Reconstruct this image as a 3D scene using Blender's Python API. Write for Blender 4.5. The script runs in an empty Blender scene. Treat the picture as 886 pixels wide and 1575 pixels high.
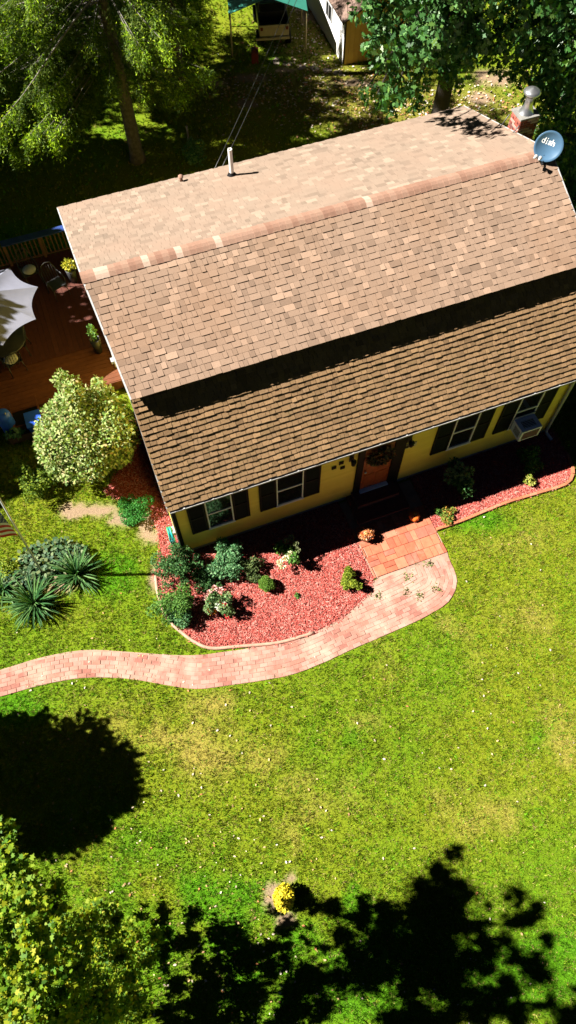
import bpy, bmesh, math, random
import numpy as np
from mathutils import Vector, Matrix
random.seed(7)
rng = np.random.default_rng(11)
scene = bpy.context.scene
COL = scene.collection
rad = math.radians

# ------------------------------------------------------------------ camera, sky, sun, exposure
CAM_H, TILT, FPX = 17.5, 0.4741, 1117.6
cam = bpy.data.cameras.new('camera')
cam.sensor_fit = 'VERTICAL'
cam.sensor_height = 24.0
cam.lens = FPX / 1575.0 * 24.0
cam.clip_start, cam.clip_end = 0.1, 1000
co = bpy.data.objects.new('camera', cam)
COL.objects.link(co)
co.location = (0, 0, CAM_H)
co.rotation_euler = (TILT, 0, 0)
scene.camera = co

SUN_EL = rad(46)
world = bpy.data.worlds.new('World')
scene.world = world
world.use_nodes = True
wn = world.node_tree
bg = wn.nodes['Background']
sky = wn.nodes.new('ShaderNodeTexSky')
sky.sky_type = 'NISHITA'
sky.sun_disc = False
sky.sun_elevation = SUN_EL
sky.sun_rotation = rad(270)
sky.air_density = 0.035
sky.dust_density = 0.0
wn.links.new(sky.outputs[0], bg.inputs['Color'])
bg.inputs['Strength'].default_value = 0.05
sl = bpy.data.lights.new('sun', 'SUN')
sl.energy = 5.0
sl.angle = rad(0.5)
sl.color = (1.0, 0.95, 0.86)
so = bpy.data.objects.new('sun', sl)
COL.objects.link(so)
SUN_DIR = Vector((math.cos(SUN_EL), 0.005, -math.sin(SUN_EL)))
so.rotation_euler = SUN_DIR.to_track_quat('-Z', 'Y').to_euler()
so.location = (-20, 0, 25)
scene.view_settings.view_transform = 'Standard'
scene.view_settings.look = 'None'
scene.view_settings.exposure = 2.05
scene.view_settings.gamma = 1.0
scene.cycles.max_bounces = 6
scene.cycles.diffuse_bounces = 1
scene.cycles.glossy_bounces = 2

# ------------------------------------------------------------------ helpers
_R = Vector((1, 0, 0)); _UP = Vector((0, math.cos(TILT), math.sin(TILT))); _FW = Vector((0, math.sin(TILT), -math.cos(TILT)))
def _ray(px, py): return (px - 443) * _R - (py - 787.5) * _UP + FPX * _FW
def at(px, py, z=0.0):
    d = _ray(px, py); s = (z - CAM_H) / d.z
    return Vector((0, 0, CAM_H)) + d * s
def aty(px, py, y):
    d = _ray(px, py); return Vector((0, 0, CAM_H)) + d * (y / d.y)
AZ = 0.3615
UX = Vector((math.cos(AZ), math.sin(AZ), 0)); UY = Vector((-math.sin(AZ), math.cos(AZ), 0))
ORG = Vector((-2.7447, 7.7706, 0))
def W(x, y, z=0.0): return ORG + UX * x + UY * y + Vector((0, 0, z))
def locxy(p): q = p - ORG; return Vector((q.dot(UX), q.dot(UY), q.z))

def empty(name, label=None, cat=None, loc=(0, 0, 0), rotz=0.0, group=None, kind=None, parent=None):
    o = bpy.data.objects.new(name, None)
    COL.objects.link(o)
    o.location = loc; o.rotation_euler = (0, 0, rotz)
    o.empty_display_size = 0.2
    tag(o, label, cat, group, kind)
    if parent: o.parent = parent
    return o
def tag(o, label=None, cat=None, group=None, kind=None):
    if label: o['label'] = label
    if cat: o['category'] = cat
    if group: o['group'] = group
    if kind: o['kind'] = kind
    return o
def link(name, me, parent=None, mat=None):
    o = bpy.data.objects.new(name, me)
    COL.objects.link(o)
    if mat is not None and not me.materials: me.materials.append(mat)
    if parent: o.parent = parent
    return o

class MB:
    def __init__(s): s.v = []; s.f = []; s.sm = []
    def add(s, vs, fs, smooth=False):
        b = len(s.v); s.v += [tuple(v) for v in vs]; s.f += [tuple(i + b for i in f) for f in fs]; s.sm += [smooth] * len(fs); return s
    def box(s, x0, x1, y0, y1, z0, z1, M=None):
        vs = [(x, y, z) for z in (z0, z1) for y in (y0, y1) for x in (x0, x1)]
        if M is not None: vs = [M @ Vector(v) for v in vs]
        return s.add(vs, [(0, 2, 3, 1), (4, 5, 7, 6), (0, 1, 5, 4), (2, 6, 7, 3), (0, 4, 6, 2), (1, 3, 7, 5)])
    def prism(s, poly, a, b, axis='x'):
        # poly in the other two axes, extruded from a to b
        n = len(poly)
        def P(t, p): return {'x': (t, p[0], p[1]), 'y': (p[0], t, p[1]), 'z': (p[0], p[1], t)}[axis]
        vs = [P(a, p) for p in poly] + [P(b, p) for p in poly]
        fs = [tuple(range(n - 1, -1, -1)), tuple(range(n, 2 * n))] + [(i, (i + 1) % n, n + (i + 1) % n, n + i) for i in range(n)]
        return s.add(vs, fs)
    def tube(s, pts, rs, n=8, cap=True):
        pts = [Vector(p) for p in pts]
        if not hasattr(rs, '__len__'): rs = [rs] * len(pts)
        vs = []; fs = []
        for i, p in enumerate(pts):
            d = (pts[min(i + 1, len(pts) - 1)] - pts[max(i - 1, 0)])
            if d.length < 1e-6: d = Vector((0, 0, 1))
            d.normalize()
            a = d.orthogonal() if abs(d.z) > .95 else d.cross(Vector((0, 0, 1)))
            a.normalize(); b = d.cross(a)
            for k in range(n):
                t = 2 * math.pi * k / n
                vs.append(p + (a * math.cos(t) + b * math.sin(t)) * rs[i])
        for i in range(len(pts) - 1):
            for k in range(n):
                fs.append((i * n + k, i * n + (k + 1) % n, (i + 1) * n + (k + 1) % n, (i + 1) * n + k))
        if cap:
            fs.append(tuple(range(n - 1, -1, -1))); m = (len(pts) - 1) * n; fs.append(tuple(range(m, m + n)))
        return s.add(vs, fs, True)
    def lathe(s, prof, n=20, c=(0, 0, 0), M=None):
        # prof: list of (r, z)
        vs = []; fs = []
        for r, z in prof:
            for k in range(n):
                t = 2 * math.pi * k / n
                v = Vector((r * math.cos(t), r * math.sin(t), z))
                if M is not None: v = M @ v
                vs.append(v + Vector(c))
        for i in range(len(prof) - 1):
            for k in range(n):
                fs.append((i * n + k, i * n + (k + 1) % n, (i + 1) * n + (k + 1) % n, (i + 1) * n + k))
        return s.add(vs, fs, True)
    def mesh(s, name):
        me = bpy.data.meshes.new(name)
        me.from_pydata(s.v, [], s.f)
        me.polygons.foreach_set('use_smooth', s.sm)
        me.update(); return me
    def build(s, name, mat, parent=None):
        return link(name, s.mesh(name), parent, mat)

def poly_mesh(name, V, K, cols=None):
    """V: (N*K,3) array, N separate polygons with K corners each"""
    V = np.ascontiguousarray(V, dtype=np.float32).reshape(-1, 3); n = len(V) // K
    me = bpy.data.meshes.new(name)
    me.vertices.add(n * K); me.loops.add(n * K); me.polygons.add(n)
    me.vertices.foreach_set('co', V.ravel())
    me.loops.foreach_set('vertex_index', np.arange(n * K, dtype=np.int32))
    me.polygons.foreach_set('loop_start', np.arange(0, n * K, K, dtype=np.int32))
    me.polygons.foreach_set('loop_total', np.full(n, K, dtype=np.int32))
    if cols is not None:
        ca = me.color_attributes.new('col', 'FLOAT_COLOR', 'POINT')
        c4 = np.ones((n * K, 4), np.float32); c4[:, :3] = np.repeat(cols, K, axis=0)
        ca.data.foreach_set('color', c4.ravel())
    me.update(calc_edges=True)
    return me

def unit(v): return v / np.maximum(np.linalg.norm(v, axis=-1, keepdims=True), 1e-9)
OUT_DIAMOND = np.array([(0, 0, 0), (.45, .28, .05), (1, 0, -.08), (.45, -.28, .05)])
OUT_LEAF6 = np.array([(0, 0, 0), (.25, .26, .05), (.65, .27, .03), (1, 0, -.1), (.65, -.27, .03), (.25, -.26, .05)])
OUT_OAK = np.array([(0, 0, 0), (.18, .13, .02), (.3, .10, .01), (.42, .30, .05), (.52, .14, .01), (.68, .30, .03), (.76, .12, 0), (1, 0, -.08),
                    (.76, -.12, 0), (.68, -.30, .03), (.52, -.14, .01), (.42, -.30, .05), (.3, -.10, .01), (.18, -.13, .02)])
OUT_MAPLE = np.array([(0, 0, 0), (.12, .42, .03), (.38, .22, .02), (.55, .46, .02), (.66, .18, 0), (1, 0, -.06),
                      (.66, -.18, 0), (.55, -.46, .02), (.38, -.22, .02), (.12, -.42, .03)])
OUT_NEEDLE = np.array([(0, 0, 0), (.4, .10, .02), (1, 0, 0), (.4, -.10, .02)])
def leaves(P, D, N, S, outline):
    """P base points, D leaf direction, N leaf normal, S size -> vertices"""
    D = unit(D); B = unit(np.cross(N, D)); N2 = np.cross(D, B)
    o = outline
    v = P[:, None, :] + S[:, None, None] * (o[None, :, 0:1] * D[:, None, :] + o[None, :, 1:2] * B[:, None, :] + o[None, :, 2:3] * N2[:, None, :])
    return v.reshape(-1, 3)
def rdir(n): return unit(rng.normal(size=(n, 3)))

# smooth value noise on the plane, used to lay out patches of grass
_tab = rng.random((256, 256))
def vnoise(x, y):
    xi = np.floor(x).astype(int); yi = np.floor(y).astype(int); fx = x - xi; fy = y - yi
    fx = fx * fx * (3 - 2 * fx); fy = fy * fy * (3 - 2 * fy)
    t = lambda a, b: _tab[a & 255, b & 255]
    return (t(xi, yi) * (1 - fx) + t(xi + 1, yi) * fx) * (1 - fy) + (t(xi, yi + 1) * (1 - fx) + t(xi + 1, yi + 1) * fx) * fy
def fbm(x, y, sc, o=4):
    a = 0; w = 0
    for i in range(o):
        k = 2 ** i; a = a + vnoise(x * k / sc + 17.3 * i, y * k / sc + 5.1 * i) / k; w += 1 / k
    return a / w
def inpoly(x, y, poly):
    r = np.zeros(x.shape, bool); n = len(poly)
    for i in range(n):
        x0, y0 = poly[i][0], poly[i][1]; x1, y1 = poly[(i + 1) % n][0], poly[(i + 1) % n][1]
        c = ((y0 > y) != (y1 > y)) & (x < (x1 - x0) * (y - y0) / ((y1 - y0) or 1e-9) + x0)
        r ^= c
    return r
def smooth(pts, n=8):
    P = [Vector(p) for p in pts]; out = []
    for i in range(len(P) - 1):
        a, b, c, d = P[max(i - 1, 0)], P[i], P[i + 1], P[min(i + 2, len(P) - 1)]
        for k in range(n):
            t = k / n
            out.append(.5 * ((2 * b) + (c - a) * t + (2 * a - 5 * b + 4 * c - d) * t * t + (3 * b - a - 3 * c + d) * t ** 3))
    out.append(P[-1]); return out

# ------------------------------------------------------------------ materials
def newmat(name):
    m = bpy.data.materials.new(name); m.use_nodes = True
    nt = m.node_tree; p = nt.nodes['Principled BSDF']
    return m, nt, p
def setin(p, **k):
    for n, v in k.items():
        n = n.replace('_', ' ')
        if n in p.inputs: p.inputs[n].default_value = v
def mix(nt, fac, a, b, mode='MIX'):
    n = nt.nodes.new('ShaderNodeMix'); n.data_type = 'RGBA'; n.blend_type = mode
    for s, v in ((n.inputs[0], fac), (n.inputs[6], a), (n.inputs[7], b)):
        if hasattr(v, 'is_output'): nt.links.new(v, s)
        elif isinstance(v, (int, float)): s.default_value = v
        else: s.default_value = (*v, 1) if len(v) == 3 else v
    return n.outputs[2]
def mth(nt, op, a, b=None, clamp=False):
    n = nt.nodes.new('ShaderNodeMath'); n.operation = op; n.use_clamp = clamp
    for s, v in zip(n.inputs, (a, b)):
        if v is None: continue
        if hasattr(v, 'is_output'): nt.links.new(v, s)
        else: s.default_value = v
    return n.outputs[0]
def ramp(nt, fac, cols, interp='LINEAR'):
    n = nt.nodes.new('ShaderNodeValToRGB'); n.color_ramp.interpolation = interp
    e = n.color_ramp.elements
    while len(e) < len(cols): e.new(0.5)
    for i, c in enumerate(cols):
        if len(c) == 4: e[i].position = c[0]; e[i].color = (*c[1:], 1)
        else: e[i].position = i / max(1, len(cols) - (0 if interp == 'CONSTANT' else 1)); e[i].color = (*c, 1)
    nt.links.new(fac, n.inputs[0]); return n.outputs[0]
def noise(nt, scale, detail=3, vec=None, rough=.6):
    n = nt.nodes.new('ShaderNodeTexNoise'); n.inputs['Scale'].default_value = scale; n.inputs['Detail'].default_value = detail
    n.inputs['Roughness'].default_value = rough
    if vec is not None: nt.links.new(vec, n.inputs['Vector'])
    return n.outputs['Fac']
def wpos(nt): return nt.nodes.new('ShaderNodeNewGeometry').outputs['Position']
def rnd(nt):
    a = nt.nodes.new('ShaderNodeNewGeometry').outputs['Random Per Island']
    b = nt.nodes.new('ShaderNodeObjectInfo').outputs['Random']
    return mth(nt, 'FRACT', mth(nt, 'ADD', a, b))
def bump(nt, p, h, strength=.4, dist=.02):
    b = nt.nodes.new('ShaderNodeBump'); b.inputs['Strength'].default_value = strength; b.inputs['Distance'].default_value = dist
    nt.links.new(h, b.inputs['Height']); nt.links.new(b.outputs[0], p.inputs['Normal'])
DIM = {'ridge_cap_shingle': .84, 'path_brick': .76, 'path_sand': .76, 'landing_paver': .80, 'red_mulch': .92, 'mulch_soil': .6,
       'white_trim': .55, 'gutter_metal': .5, 'concrete': .6, 'concrete_cap': .6, 'white_boards': .8, 'white_pvc': .8, 'umbrella_canvas': .48, 'deck_board': .42, 'deck_edge_board': .36, 'rail_wood': .35, 'edging': .75, 'edging_brick': .8, 'flagstone': .42, 'ac_casing': 1.15, 'bright_metal': .8, 'sky_tinted_dish': .6, 'door_stain': .75, 'fallen_leaf': .8}
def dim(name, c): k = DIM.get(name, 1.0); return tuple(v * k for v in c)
def plain(name, col, rough=.6, var=.25, scale=6.0, metal=0.0, bumps=0.0, spec=.5):
    m, nt, p = newmat(name); col = dim(name, col)
    n = noise(nt, scale, 4, wpos(nt))
    lo = tuple(max(0, c * (1 - var)) for c in col); hi = tuple(min(1, c * (1 + var)) for c in col)
    nt.links.new(ramp(nt, n, [(.3, *lo), (.7, *hi)]), p.inputs['Base Color'])
    setin(p, Roughness=rough, Metallic=metal, Specular_IOR_Level=spec)
    if bumps: bump(nt, p, noise(nt, scale * 6, 4, wpos(nt)), bumps)
    return m
def pieces(name, cols, rough=.85, var=.2, scale=30, bumps=.3, spec=.3, stain=None, interp='CONSTANT'):
    m, nt, p = newmat(name); cols = [dim(name, c) for c in cols]
    if stain: stain = (*stain[:3], dim(name, stain[3]))
    c = ramp(nt, rnd(nt), cols, interp)
    pos = wpos(nt)
    n = noise(nt, scale, 4, pos)
    c = mix(nt, 1.0, c, ramp(nt, n, [(.25, 1 - var, 1 - var, 1 - var), (.75, 1 + var, 1 + var, 1 + var)]), 'MULTIPLY')
    if stain:
        sc, lo, hi, col = stain
        f = ramp(nt, noise(nt, sc, 5, pos), [(lo, 0, 0, 0), (hi, 1, 1, 1)])
        c = mix(nt, f, c, col)
    nt.links.new(c, p.inputs['Base Color'])
    setin(p, Roughness=rough, Specular_IOR_Level=spec)
    if bumps: bump(nt, p, n, bumps, .01)
    return m
def leafmat(name, cols, rough=.5, trans=.3, spec=.4, tint=(1.0, 1.25, .35)):
    m, nt, p = newmat(name)
    c = ramp(nt, rnd(nt), cols)
    nt.links.new(c, p.inputs['Base Color'])
    setin(p, Roughness=rough, Specular_IOR_Level=spec)
    if trans:
        t = nt.nodes.new('ShaderNodeBsdfTranslucent')
        nt.links.new(mix(nt, 1.0, c, tint, 'MULTIPLY'), t.inputs['Color'])
        ms = nt.nodes.new('ShaderNodeMixShader'); ms.inputs[0].default_value = trans
        out = nt.nodes['Material Output']
        nt.links.new(p.outputs[0], ms.inputs[1]); nt.links.new(t.outputs[0], ms.inputs[2]); nt.links.new(ms.outputs[0], out.inputs[0])
    return m
def attrmat(name, rough=.8, trans=0.0, spec=.2):
    m, nt, p = newmat(name)
    a = nt.nodes.new('ShaderNodeAttribute'); a.attribute_name = 'col'
    nt.links.new(a.outputs['Color'], p.inputs['Base Color'])
    setin(p, Roughness=rough, Specular_IOR_Level=spec)
    if trans:
        t = nt.nodes.new('ShaderNodeBsdfTranslucent'); nt.links.new(a.outputs['Color'], t.inputs['Color'])
        ms = nt.nodes.new('ShaderNodeMixShader'); ms.inputs[0].default_value = trans
        nt.links.new(p.outputs[0], ms.inputs[1]); nt.links.new(t.outputs[0], ms.inputs[2])
        nt.links.new(ms.outputs[0], nt.nodes['Material Output'].inputs[0])
    return m

M = {}
BASE = (.192, .130, .093)
def tones(b, ks): return [tuple(v * k for v in b) if not isinstance(k, tuple) else k for k in ks]
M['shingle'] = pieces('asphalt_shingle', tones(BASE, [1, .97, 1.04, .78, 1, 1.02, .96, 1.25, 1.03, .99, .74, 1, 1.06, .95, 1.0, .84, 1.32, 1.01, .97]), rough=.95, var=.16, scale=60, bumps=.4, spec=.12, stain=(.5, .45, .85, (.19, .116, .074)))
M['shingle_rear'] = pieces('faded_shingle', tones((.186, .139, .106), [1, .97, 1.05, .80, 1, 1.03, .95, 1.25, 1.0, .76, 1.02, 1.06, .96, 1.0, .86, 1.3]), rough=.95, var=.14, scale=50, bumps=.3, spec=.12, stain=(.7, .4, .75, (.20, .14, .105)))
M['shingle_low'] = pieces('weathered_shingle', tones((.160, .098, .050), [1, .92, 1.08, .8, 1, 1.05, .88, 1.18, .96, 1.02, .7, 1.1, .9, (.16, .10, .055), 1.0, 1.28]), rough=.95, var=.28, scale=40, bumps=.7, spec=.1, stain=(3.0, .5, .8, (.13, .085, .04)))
M['cap'] = pieces('ridge_cap_shingle', [(.25, .15, .108), (.225, .128, .09), (.27, .165, .12), (.24, .14, .10), (.25, .15, .108), (.38, .28, .22), (.24, .14, .10), (.215, .12, .085), (.26, .16, .115)], rough=.95, var=.15, bumps=.3, spec=.15)
M['deckfelt'] = plain('roof_felt', (.05, .035, .022), .95)
M['siding'] = pieces('yellow_siding', [(.76, .58, .085), (.74, .56, .08), (.78, .60, .09), (.75, .57, .085)], rough=.6, var=.06, scale=3, bumps=.08, spec=.3)
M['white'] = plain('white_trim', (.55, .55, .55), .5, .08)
M['whitewall'] = pieces('white_boards', [(.75, .74, .72), (.72, .71, .69), (.77, .76, .74)], rough=.6, var=.05, scale=4, bumps=.05)
M['sash'] = plain('window_sash', (.78, .78, .77), .5, .05)
M['gutter'] = plain('gutter_metal', (.50, .49, .48), .45, .2, 10)
M['black'] = plain('black_paint', (.005, .005, .006), .6, .3, spec=.12)
M['glass'] = plain('window_glass', (.012, .013, .013), .06, .2, 2, 0, 0, .8)
M['door'] = plain('door_stain', (.33, .075, .012), .45, .3, 8)
M['concrete'] = plain('concrete', (.25, .24, .22), .9, .2, 5, bumps=.3)
M['foundation'] = plain('foundation', (.22, .20, .17), .9, .2, 5, bumps=.3)
M['brick'] = pieces('red_brick', [(.20, .05, .035), (.15, .04, .03), (.25, .08, .055), (.36, .24, .21), (.10, .04, .035), (.3, .17, .14)], rough=.9, var=.25, scale=25, bumps=.4)
M['mortar'] = plain('mortar', (.35, .32, .28), .95, .2, 20)
M['steel'] = plain('bright_metal', (.62, .63, .65), .3, .1, 10, .9)
M['pvc'] = plain('white_pvc', (.75, .74, .72), .4, .08)
M['dishgrey'] = plain('sky_tinted_dish', (.085, .18, .30), .35, .12, 3)  # grey dish, the blue of reflected sky is painted into it
M['lettering'] = plain('white_lettering', (.85, .85, .85), .5, .03)
M['acbox'] = plain('ac_casing', (.55, .60, .66), .5, .06)
M['pathbrick'] = pieces('path_brick', [(.33, .148, .112), (.355, .163, .124), (.315, .137, .10), (.365, .178, .14), (.34, .155, .118), (.26, .105, .08), (.36, .2, .16)], rough=.92, var=.14, scale=14, bumps=.4, stain=(1.1, .46, .68, (.42, .29, .225)))
M['pathsand'] = plain('path_sand', (.33, .195, .145), .95, .2, 3, bumps=.3)
M['paver'] = pieces('landing_paver', [(.43, .125, .065), (.38, .10, .052), (.46, .15, .085), (.40, .115, .06), (.31, .10, .065), (.44, .135, .07), (.36, .085, .045)], rough=.9, var=.22, scale=9, bumps=.4, stain=(2.2, .55, .8, (.42, .2, .14)))
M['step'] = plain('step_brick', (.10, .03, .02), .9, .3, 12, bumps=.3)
M['chips'] = pieces('red_mulch', [(.42, .085, .065), (.36, .06, .046), (.45, .125, .10), (.26, .04, .03), (.48, .21, .175), (.39, .075, .058), (.47, .22, .18), (.31, .052, .042)], rough=.9, var=.2, scale=20, bumps=0, spec=.25)
M['soil'] = plain('mulch_soil', (.25, .035, .025), .95, .4, 14, bumps=.6)
M['edging'] = plain('edging', (.42, .24, .17), .9, .2, 6, bumps=.3)
M['edgebrick'] = pieces('edging_brick', [(.38, .13, .06), (.34, .11, .055), (.4, .16, .09)], rough=.9, var=.2, bumps=.3)
M['bark'] = plain('bark', (.03, .023, .018), .95, .45, 9, bumps=.9)
M['sprucebark'] = plain('spruce_bark', (.085, .072, .06), .95, .45, 9, bumps=.9)
M['greybark'] = plain('grey_bark', (.16, .145, .125), .95, .4, 9, bumps=.9)
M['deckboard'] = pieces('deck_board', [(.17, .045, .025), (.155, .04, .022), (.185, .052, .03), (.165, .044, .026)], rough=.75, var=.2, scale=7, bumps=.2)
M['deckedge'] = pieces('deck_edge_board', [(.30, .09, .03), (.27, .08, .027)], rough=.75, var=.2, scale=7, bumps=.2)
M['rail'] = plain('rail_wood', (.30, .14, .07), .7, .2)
M['skyrail'] = plain('sky_tinted_rail', (.012, .035, .15), .5, .2)  # pale rail cap, sky light put into its colour as blue
M['canvas'] = plain('umbrella_canvas', (.27, .28, .37), .85, .08, 4)  # canvas darkened and cooled to stand for sky-lit shade
M['darkmetal'] = plain('dark_metal', (.02, .02, .022), .45, .3, 8)
M['cushion'] = plain('pale_cushion', (.5, .5, .5), .9, .2)
M['blueplastic'] = plain('blue_plastic', (.02, .09, .55), .4, .1)
M['teal'] = plain('teal_hose', (.015, .30, .30), .4, .2)
M['hosegreen'] = plain('green_hose', (.02, .28, .10), .4, .2)
M['tealroof'] = plain('green_canopy', (.025, .16, .12), .5, .12, 3)
M['tan'] = plain('tan_paint', (.42, .34, .17), .5, .1)
M['redpaint'] = plain('red_plastic', (.12, .01, .01), .5, .2)
M['ochre'] = pieces('ochre_boards', [(.55, .33, .08), (.52, .31, .075), (.57, .35, .09)], rough=.7, var=.1, scale=3, bumps=.1)
M['shedroof'] = pieces('shed_shingle', [(.13, .085, .065), (.11, .07, .055), (.15, .1, .08)], rough=.95, var=.2)
M['flagred'] = plain('flag_red', (.50, .012, .02), .8, .1)
M['flagwhite'] = plain('flag_white', (.75, .72, .72), .8, .05)
M['flagblue'] = plain('flag_blue', (.02, .03, .16), .8, .1)
M['alu'] = plain('aluminium_pole', (.42, .43, .42), .4, .1, 10, .5)
M['terracotta'] = plain('flowerpot', (.35, .33, .31), .8, .2)
M['pumpkin'] = plain('pumpkin_skin', (.55, .12, .015), .5, .2, 12)
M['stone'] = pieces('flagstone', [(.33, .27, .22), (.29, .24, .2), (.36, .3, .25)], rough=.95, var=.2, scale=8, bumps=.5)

# ------------------------------------------------------------------ ground layout (world metres)
def xy(px, py): p = at(px, py); return (p.x, p.y)
path_low = smooth([(-13.5, 2.9, 0), (-10.5, 3.25, 0), (-8.6, 3.6, 0), (-6.9, 4.0, 0), (-6.0, 4.27, 0), (-4.93, 4.46, 0), (-3.82, 4.43, 0), (-2.87, 4.27, 0), (-2.2, 4.19, 0), (-1.46, 4.27, 0), (-.05, 4.5, 0), (.8, 4.8, 0), (1.55, 5.15, 0), (2.88, 5.73, 0), (3.6, 6.08, 0), (4.12, 6.45, 0), (4.36, 7.0, 0), (4.21, 7.63, 0)])
path_up = smooth([(-13.5, 3.6, 0), (-10.5, 3.95, 0), (-8.6, 4.3, 0), (-7.0, 4.66, 0), (-6.1, 4.95, 0), (-5.02, 5.15, 0), (-3.9, 5.1, 0), (-2.77, 5.02, 0), (-1.81, 5.06, 0), (-.05, 5.38, 0), (.7, 5.65, 0), (1.30, 5.97, 0), (2.05, 6.64, 0), tuple(W(4.4, -2.47)), tuple(W(5.5, -2.45)), tuple(W(6.5, -2.4))])
PATH_POLY = [tuple(p)[:2] for p in path_low] + [tuple(p)[:2] for p in reversed(path_up)]
bedA_loc = [(4.38, -.02), (4.38, -2.45), (4.1, -2.76), (3.3, -3.12), (2.4, -3.24), (1.5, -3.17), (.5, -2.9), (-.1, -2.72), (-.42, -2.45), (-.72, -2.0), (-.93, -1.5), (-.95, -.9), (-.85, -.27), (-.55, .3), (-.45, .9), (-.5, 1.4), (-.75, 1.9), (-1.25, 2.2), (-1.5, 2.5), (-1.1, 2.9), (-.7, 3.3), (-.6, 4.5), (-.02, 4.5), (-.02, -.02)]
bedB_loc = [(6.52, -.02), (6.5, -1.72), (7.3, -1.72), (8.6, -1.66), (9.9, -1.72), (10.5, -1.72), (10.85, -1.45), (11.0, -.9), (11.0, 0), (10.7, -.02)]
BED_A = [tuple(W(*p))[:2] for p in bedA_loc]
BED_B = [tuple(W(*p))[:2] for p in bedB_loc]
LAND = [tuple(W(*p))[:2] for p in ((4.38, 0), (4.38, -2.46), (6.51, -2.4), (6.51, 0))]
HOUSE = [tuple(W(*p))[:2] for p in ((0, 0), (10.79, 0), (10.79, 7.55), (0, 7.55))]
HOSTA = [xy(*p) for p in ((5, 880), (30, 850), (60, 835), (110, 830), (140, 850), (145, 880), (160, 890), (150, 915), (110, 920), (90, 960), (40, 965), (5, 950), (-30, 930), (-30, 890))]

def gauss(x, y, cx, cy, r, ry=None): ry = ry or r; return np.exp(-(((x - cx) / r) ** 2 + ((y - cy) / ry) ** 2))
dry_spots = [(xy(745, 1255), .9, .5), (xy(650, 1230), .7, .35), (xy(860, 1160), .45, .3), (xy(560, 1110), .8, .3), (xy(330, 1080), .6, .25), (xy(455, 1290), .4, .5), (xy(700, 960), .5, .3), (xy(830, 950), .5, .5), (xy(250, 1120), .8, .4), (xy(420, 1190), .9, .5), (xy(300, 1160), .6, .4), (xy(520, 1200), .6, .35)]
dirt_spots = [(xy(421, 1380), .22, .3), (xy(447, 1350), .14, .14), (xy(440, 1415), .25, .12), (xy(110, 785), .35, .25), (xy(150, 785), .5, .22), (xy(190, 800), .45, .2), (xy(225, 800), .3, .25), (xy(232, 820), .3, .4), (xy(237, 890), .12, .4), (xy(90, 895), .6, .35), (xy(600, 600), .3, .3), (xy(385, 120), .7, .3), (xy(440, 108), .5, .2), (xy(540, 128), .9, .25), (xy(380, 160), .5, .3), (xy(330, 128), .5, .25), (xy(760, 120), .8, .6), (xy(740, 150), .5, .4), (xy(500, 20), 1.2, .8), (xy(640, 850), .15, .2)]
lush_spots = [(xy(150, 1330), 1.6, 1.3), (xy(330, 1400), 1.5, 1.3), (xy(560, 1370), 1.3, .5), (xy(540, 1150), 1.0, .7), (xy(40, 400), 2.5, 2.0), (xy(790, 1130), .6, .4), (xy(730, 800), .9, .35), (xy(500, 1460), 2.2, 1.1), (xy(180, 880), .7, .6), (xy(20, 1090), .7, .4), (xy(870, 1500), 1.0, .7), (xy(660, 1500), 2.5, .8), (xy(420, 92), .6, .25), (xy(230, 200), 1.8, .5)]
litter_spots = [(xy(400, 140), 1.6, .9), (xy(330, 130), 1.2, .7), (xy(480, 50), 1.5, 3.0), (xy(520, 150), 2.4, 1.5), (xy(600, 160), 2.0, 1.6), (xy(730, 170), 2.6, 1.8), (xy(660, 200), 2.5, 1.5)]
def weights(x, y):
    n1 = fbm(x, y, 1.6); n2 = fbm(x + 40, y - 13, .5); n3 = fbm(x - 9, y + 31, 3.1)
    dry = np.clip((n1 - .50) * 2.0 + (n2 - .5) * 1.4 + .04, 0, 1) * .5
    for c, r, ry in dry_spots: dry = dry + .7 * gauss(x, y, c[0], c[1], r, ry) * np.clip(3 * (n2 - .3), 0, 1.2)
    lush = np.clip((n3 - .47) * 2.2 + .1, 0, 1) * .72
    for c, r, ry in lush_spots: lush = lush + 1.5 * gauss(x, y, c[0], c[1], r, ry) * np.clip(2.4 * (n1 - .3) + 1.2 * (n2 - .5), 0, 1.3)
    dirt = np.zeros_like(x)
    for c, r, ry in dirt_spots: dirt = dirt + np.clip(3.2 * (gauss(x, y, c[0], c[1], r * 1.3, ry * 1.3) * (.15 + .75 * n2 + .75 * fbm(x + 3, y, .2, 4)) - .36), 0, 1)
    lit = np.zeros_like(x)
    for c, r, ry in litter_spots: lit = lit + gauss(x, y, c[0], c[1], r, ry)
    lush = np.clip(lush, 0, 1); dry = np.clip(dry - lush * .75, 0, 1)
    return np.clip(dry, 0, 1), lush, np.clip(dirt, 0, 1), np.clip(lit, 0, 1)
G_MID = np.array((.166, .205, .008)); G_LUSH = np.array((.070, .195, .003)); G_DRY = np.array((.275, .232, .042)); G_DIRT = np.array((.205, .145, .092)); G_LIT = np.array((.27, .17, .055))
def grass_col(x, y, jit=True):
    d, l, s, t = weights(x, y)
    c = G_MID[None] * (1 - l[:, None]) + G_LUSH[None] * l[:, None]
    c = c * (1 - d[:, None]) + G_DRY[None] * d[:, None]
    c = c * (1 - .6 * t[:, None]) + np.array((.19, .15, .035))[None] * .6 * t[:, None]
    return c, d, l, s, t

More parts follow.
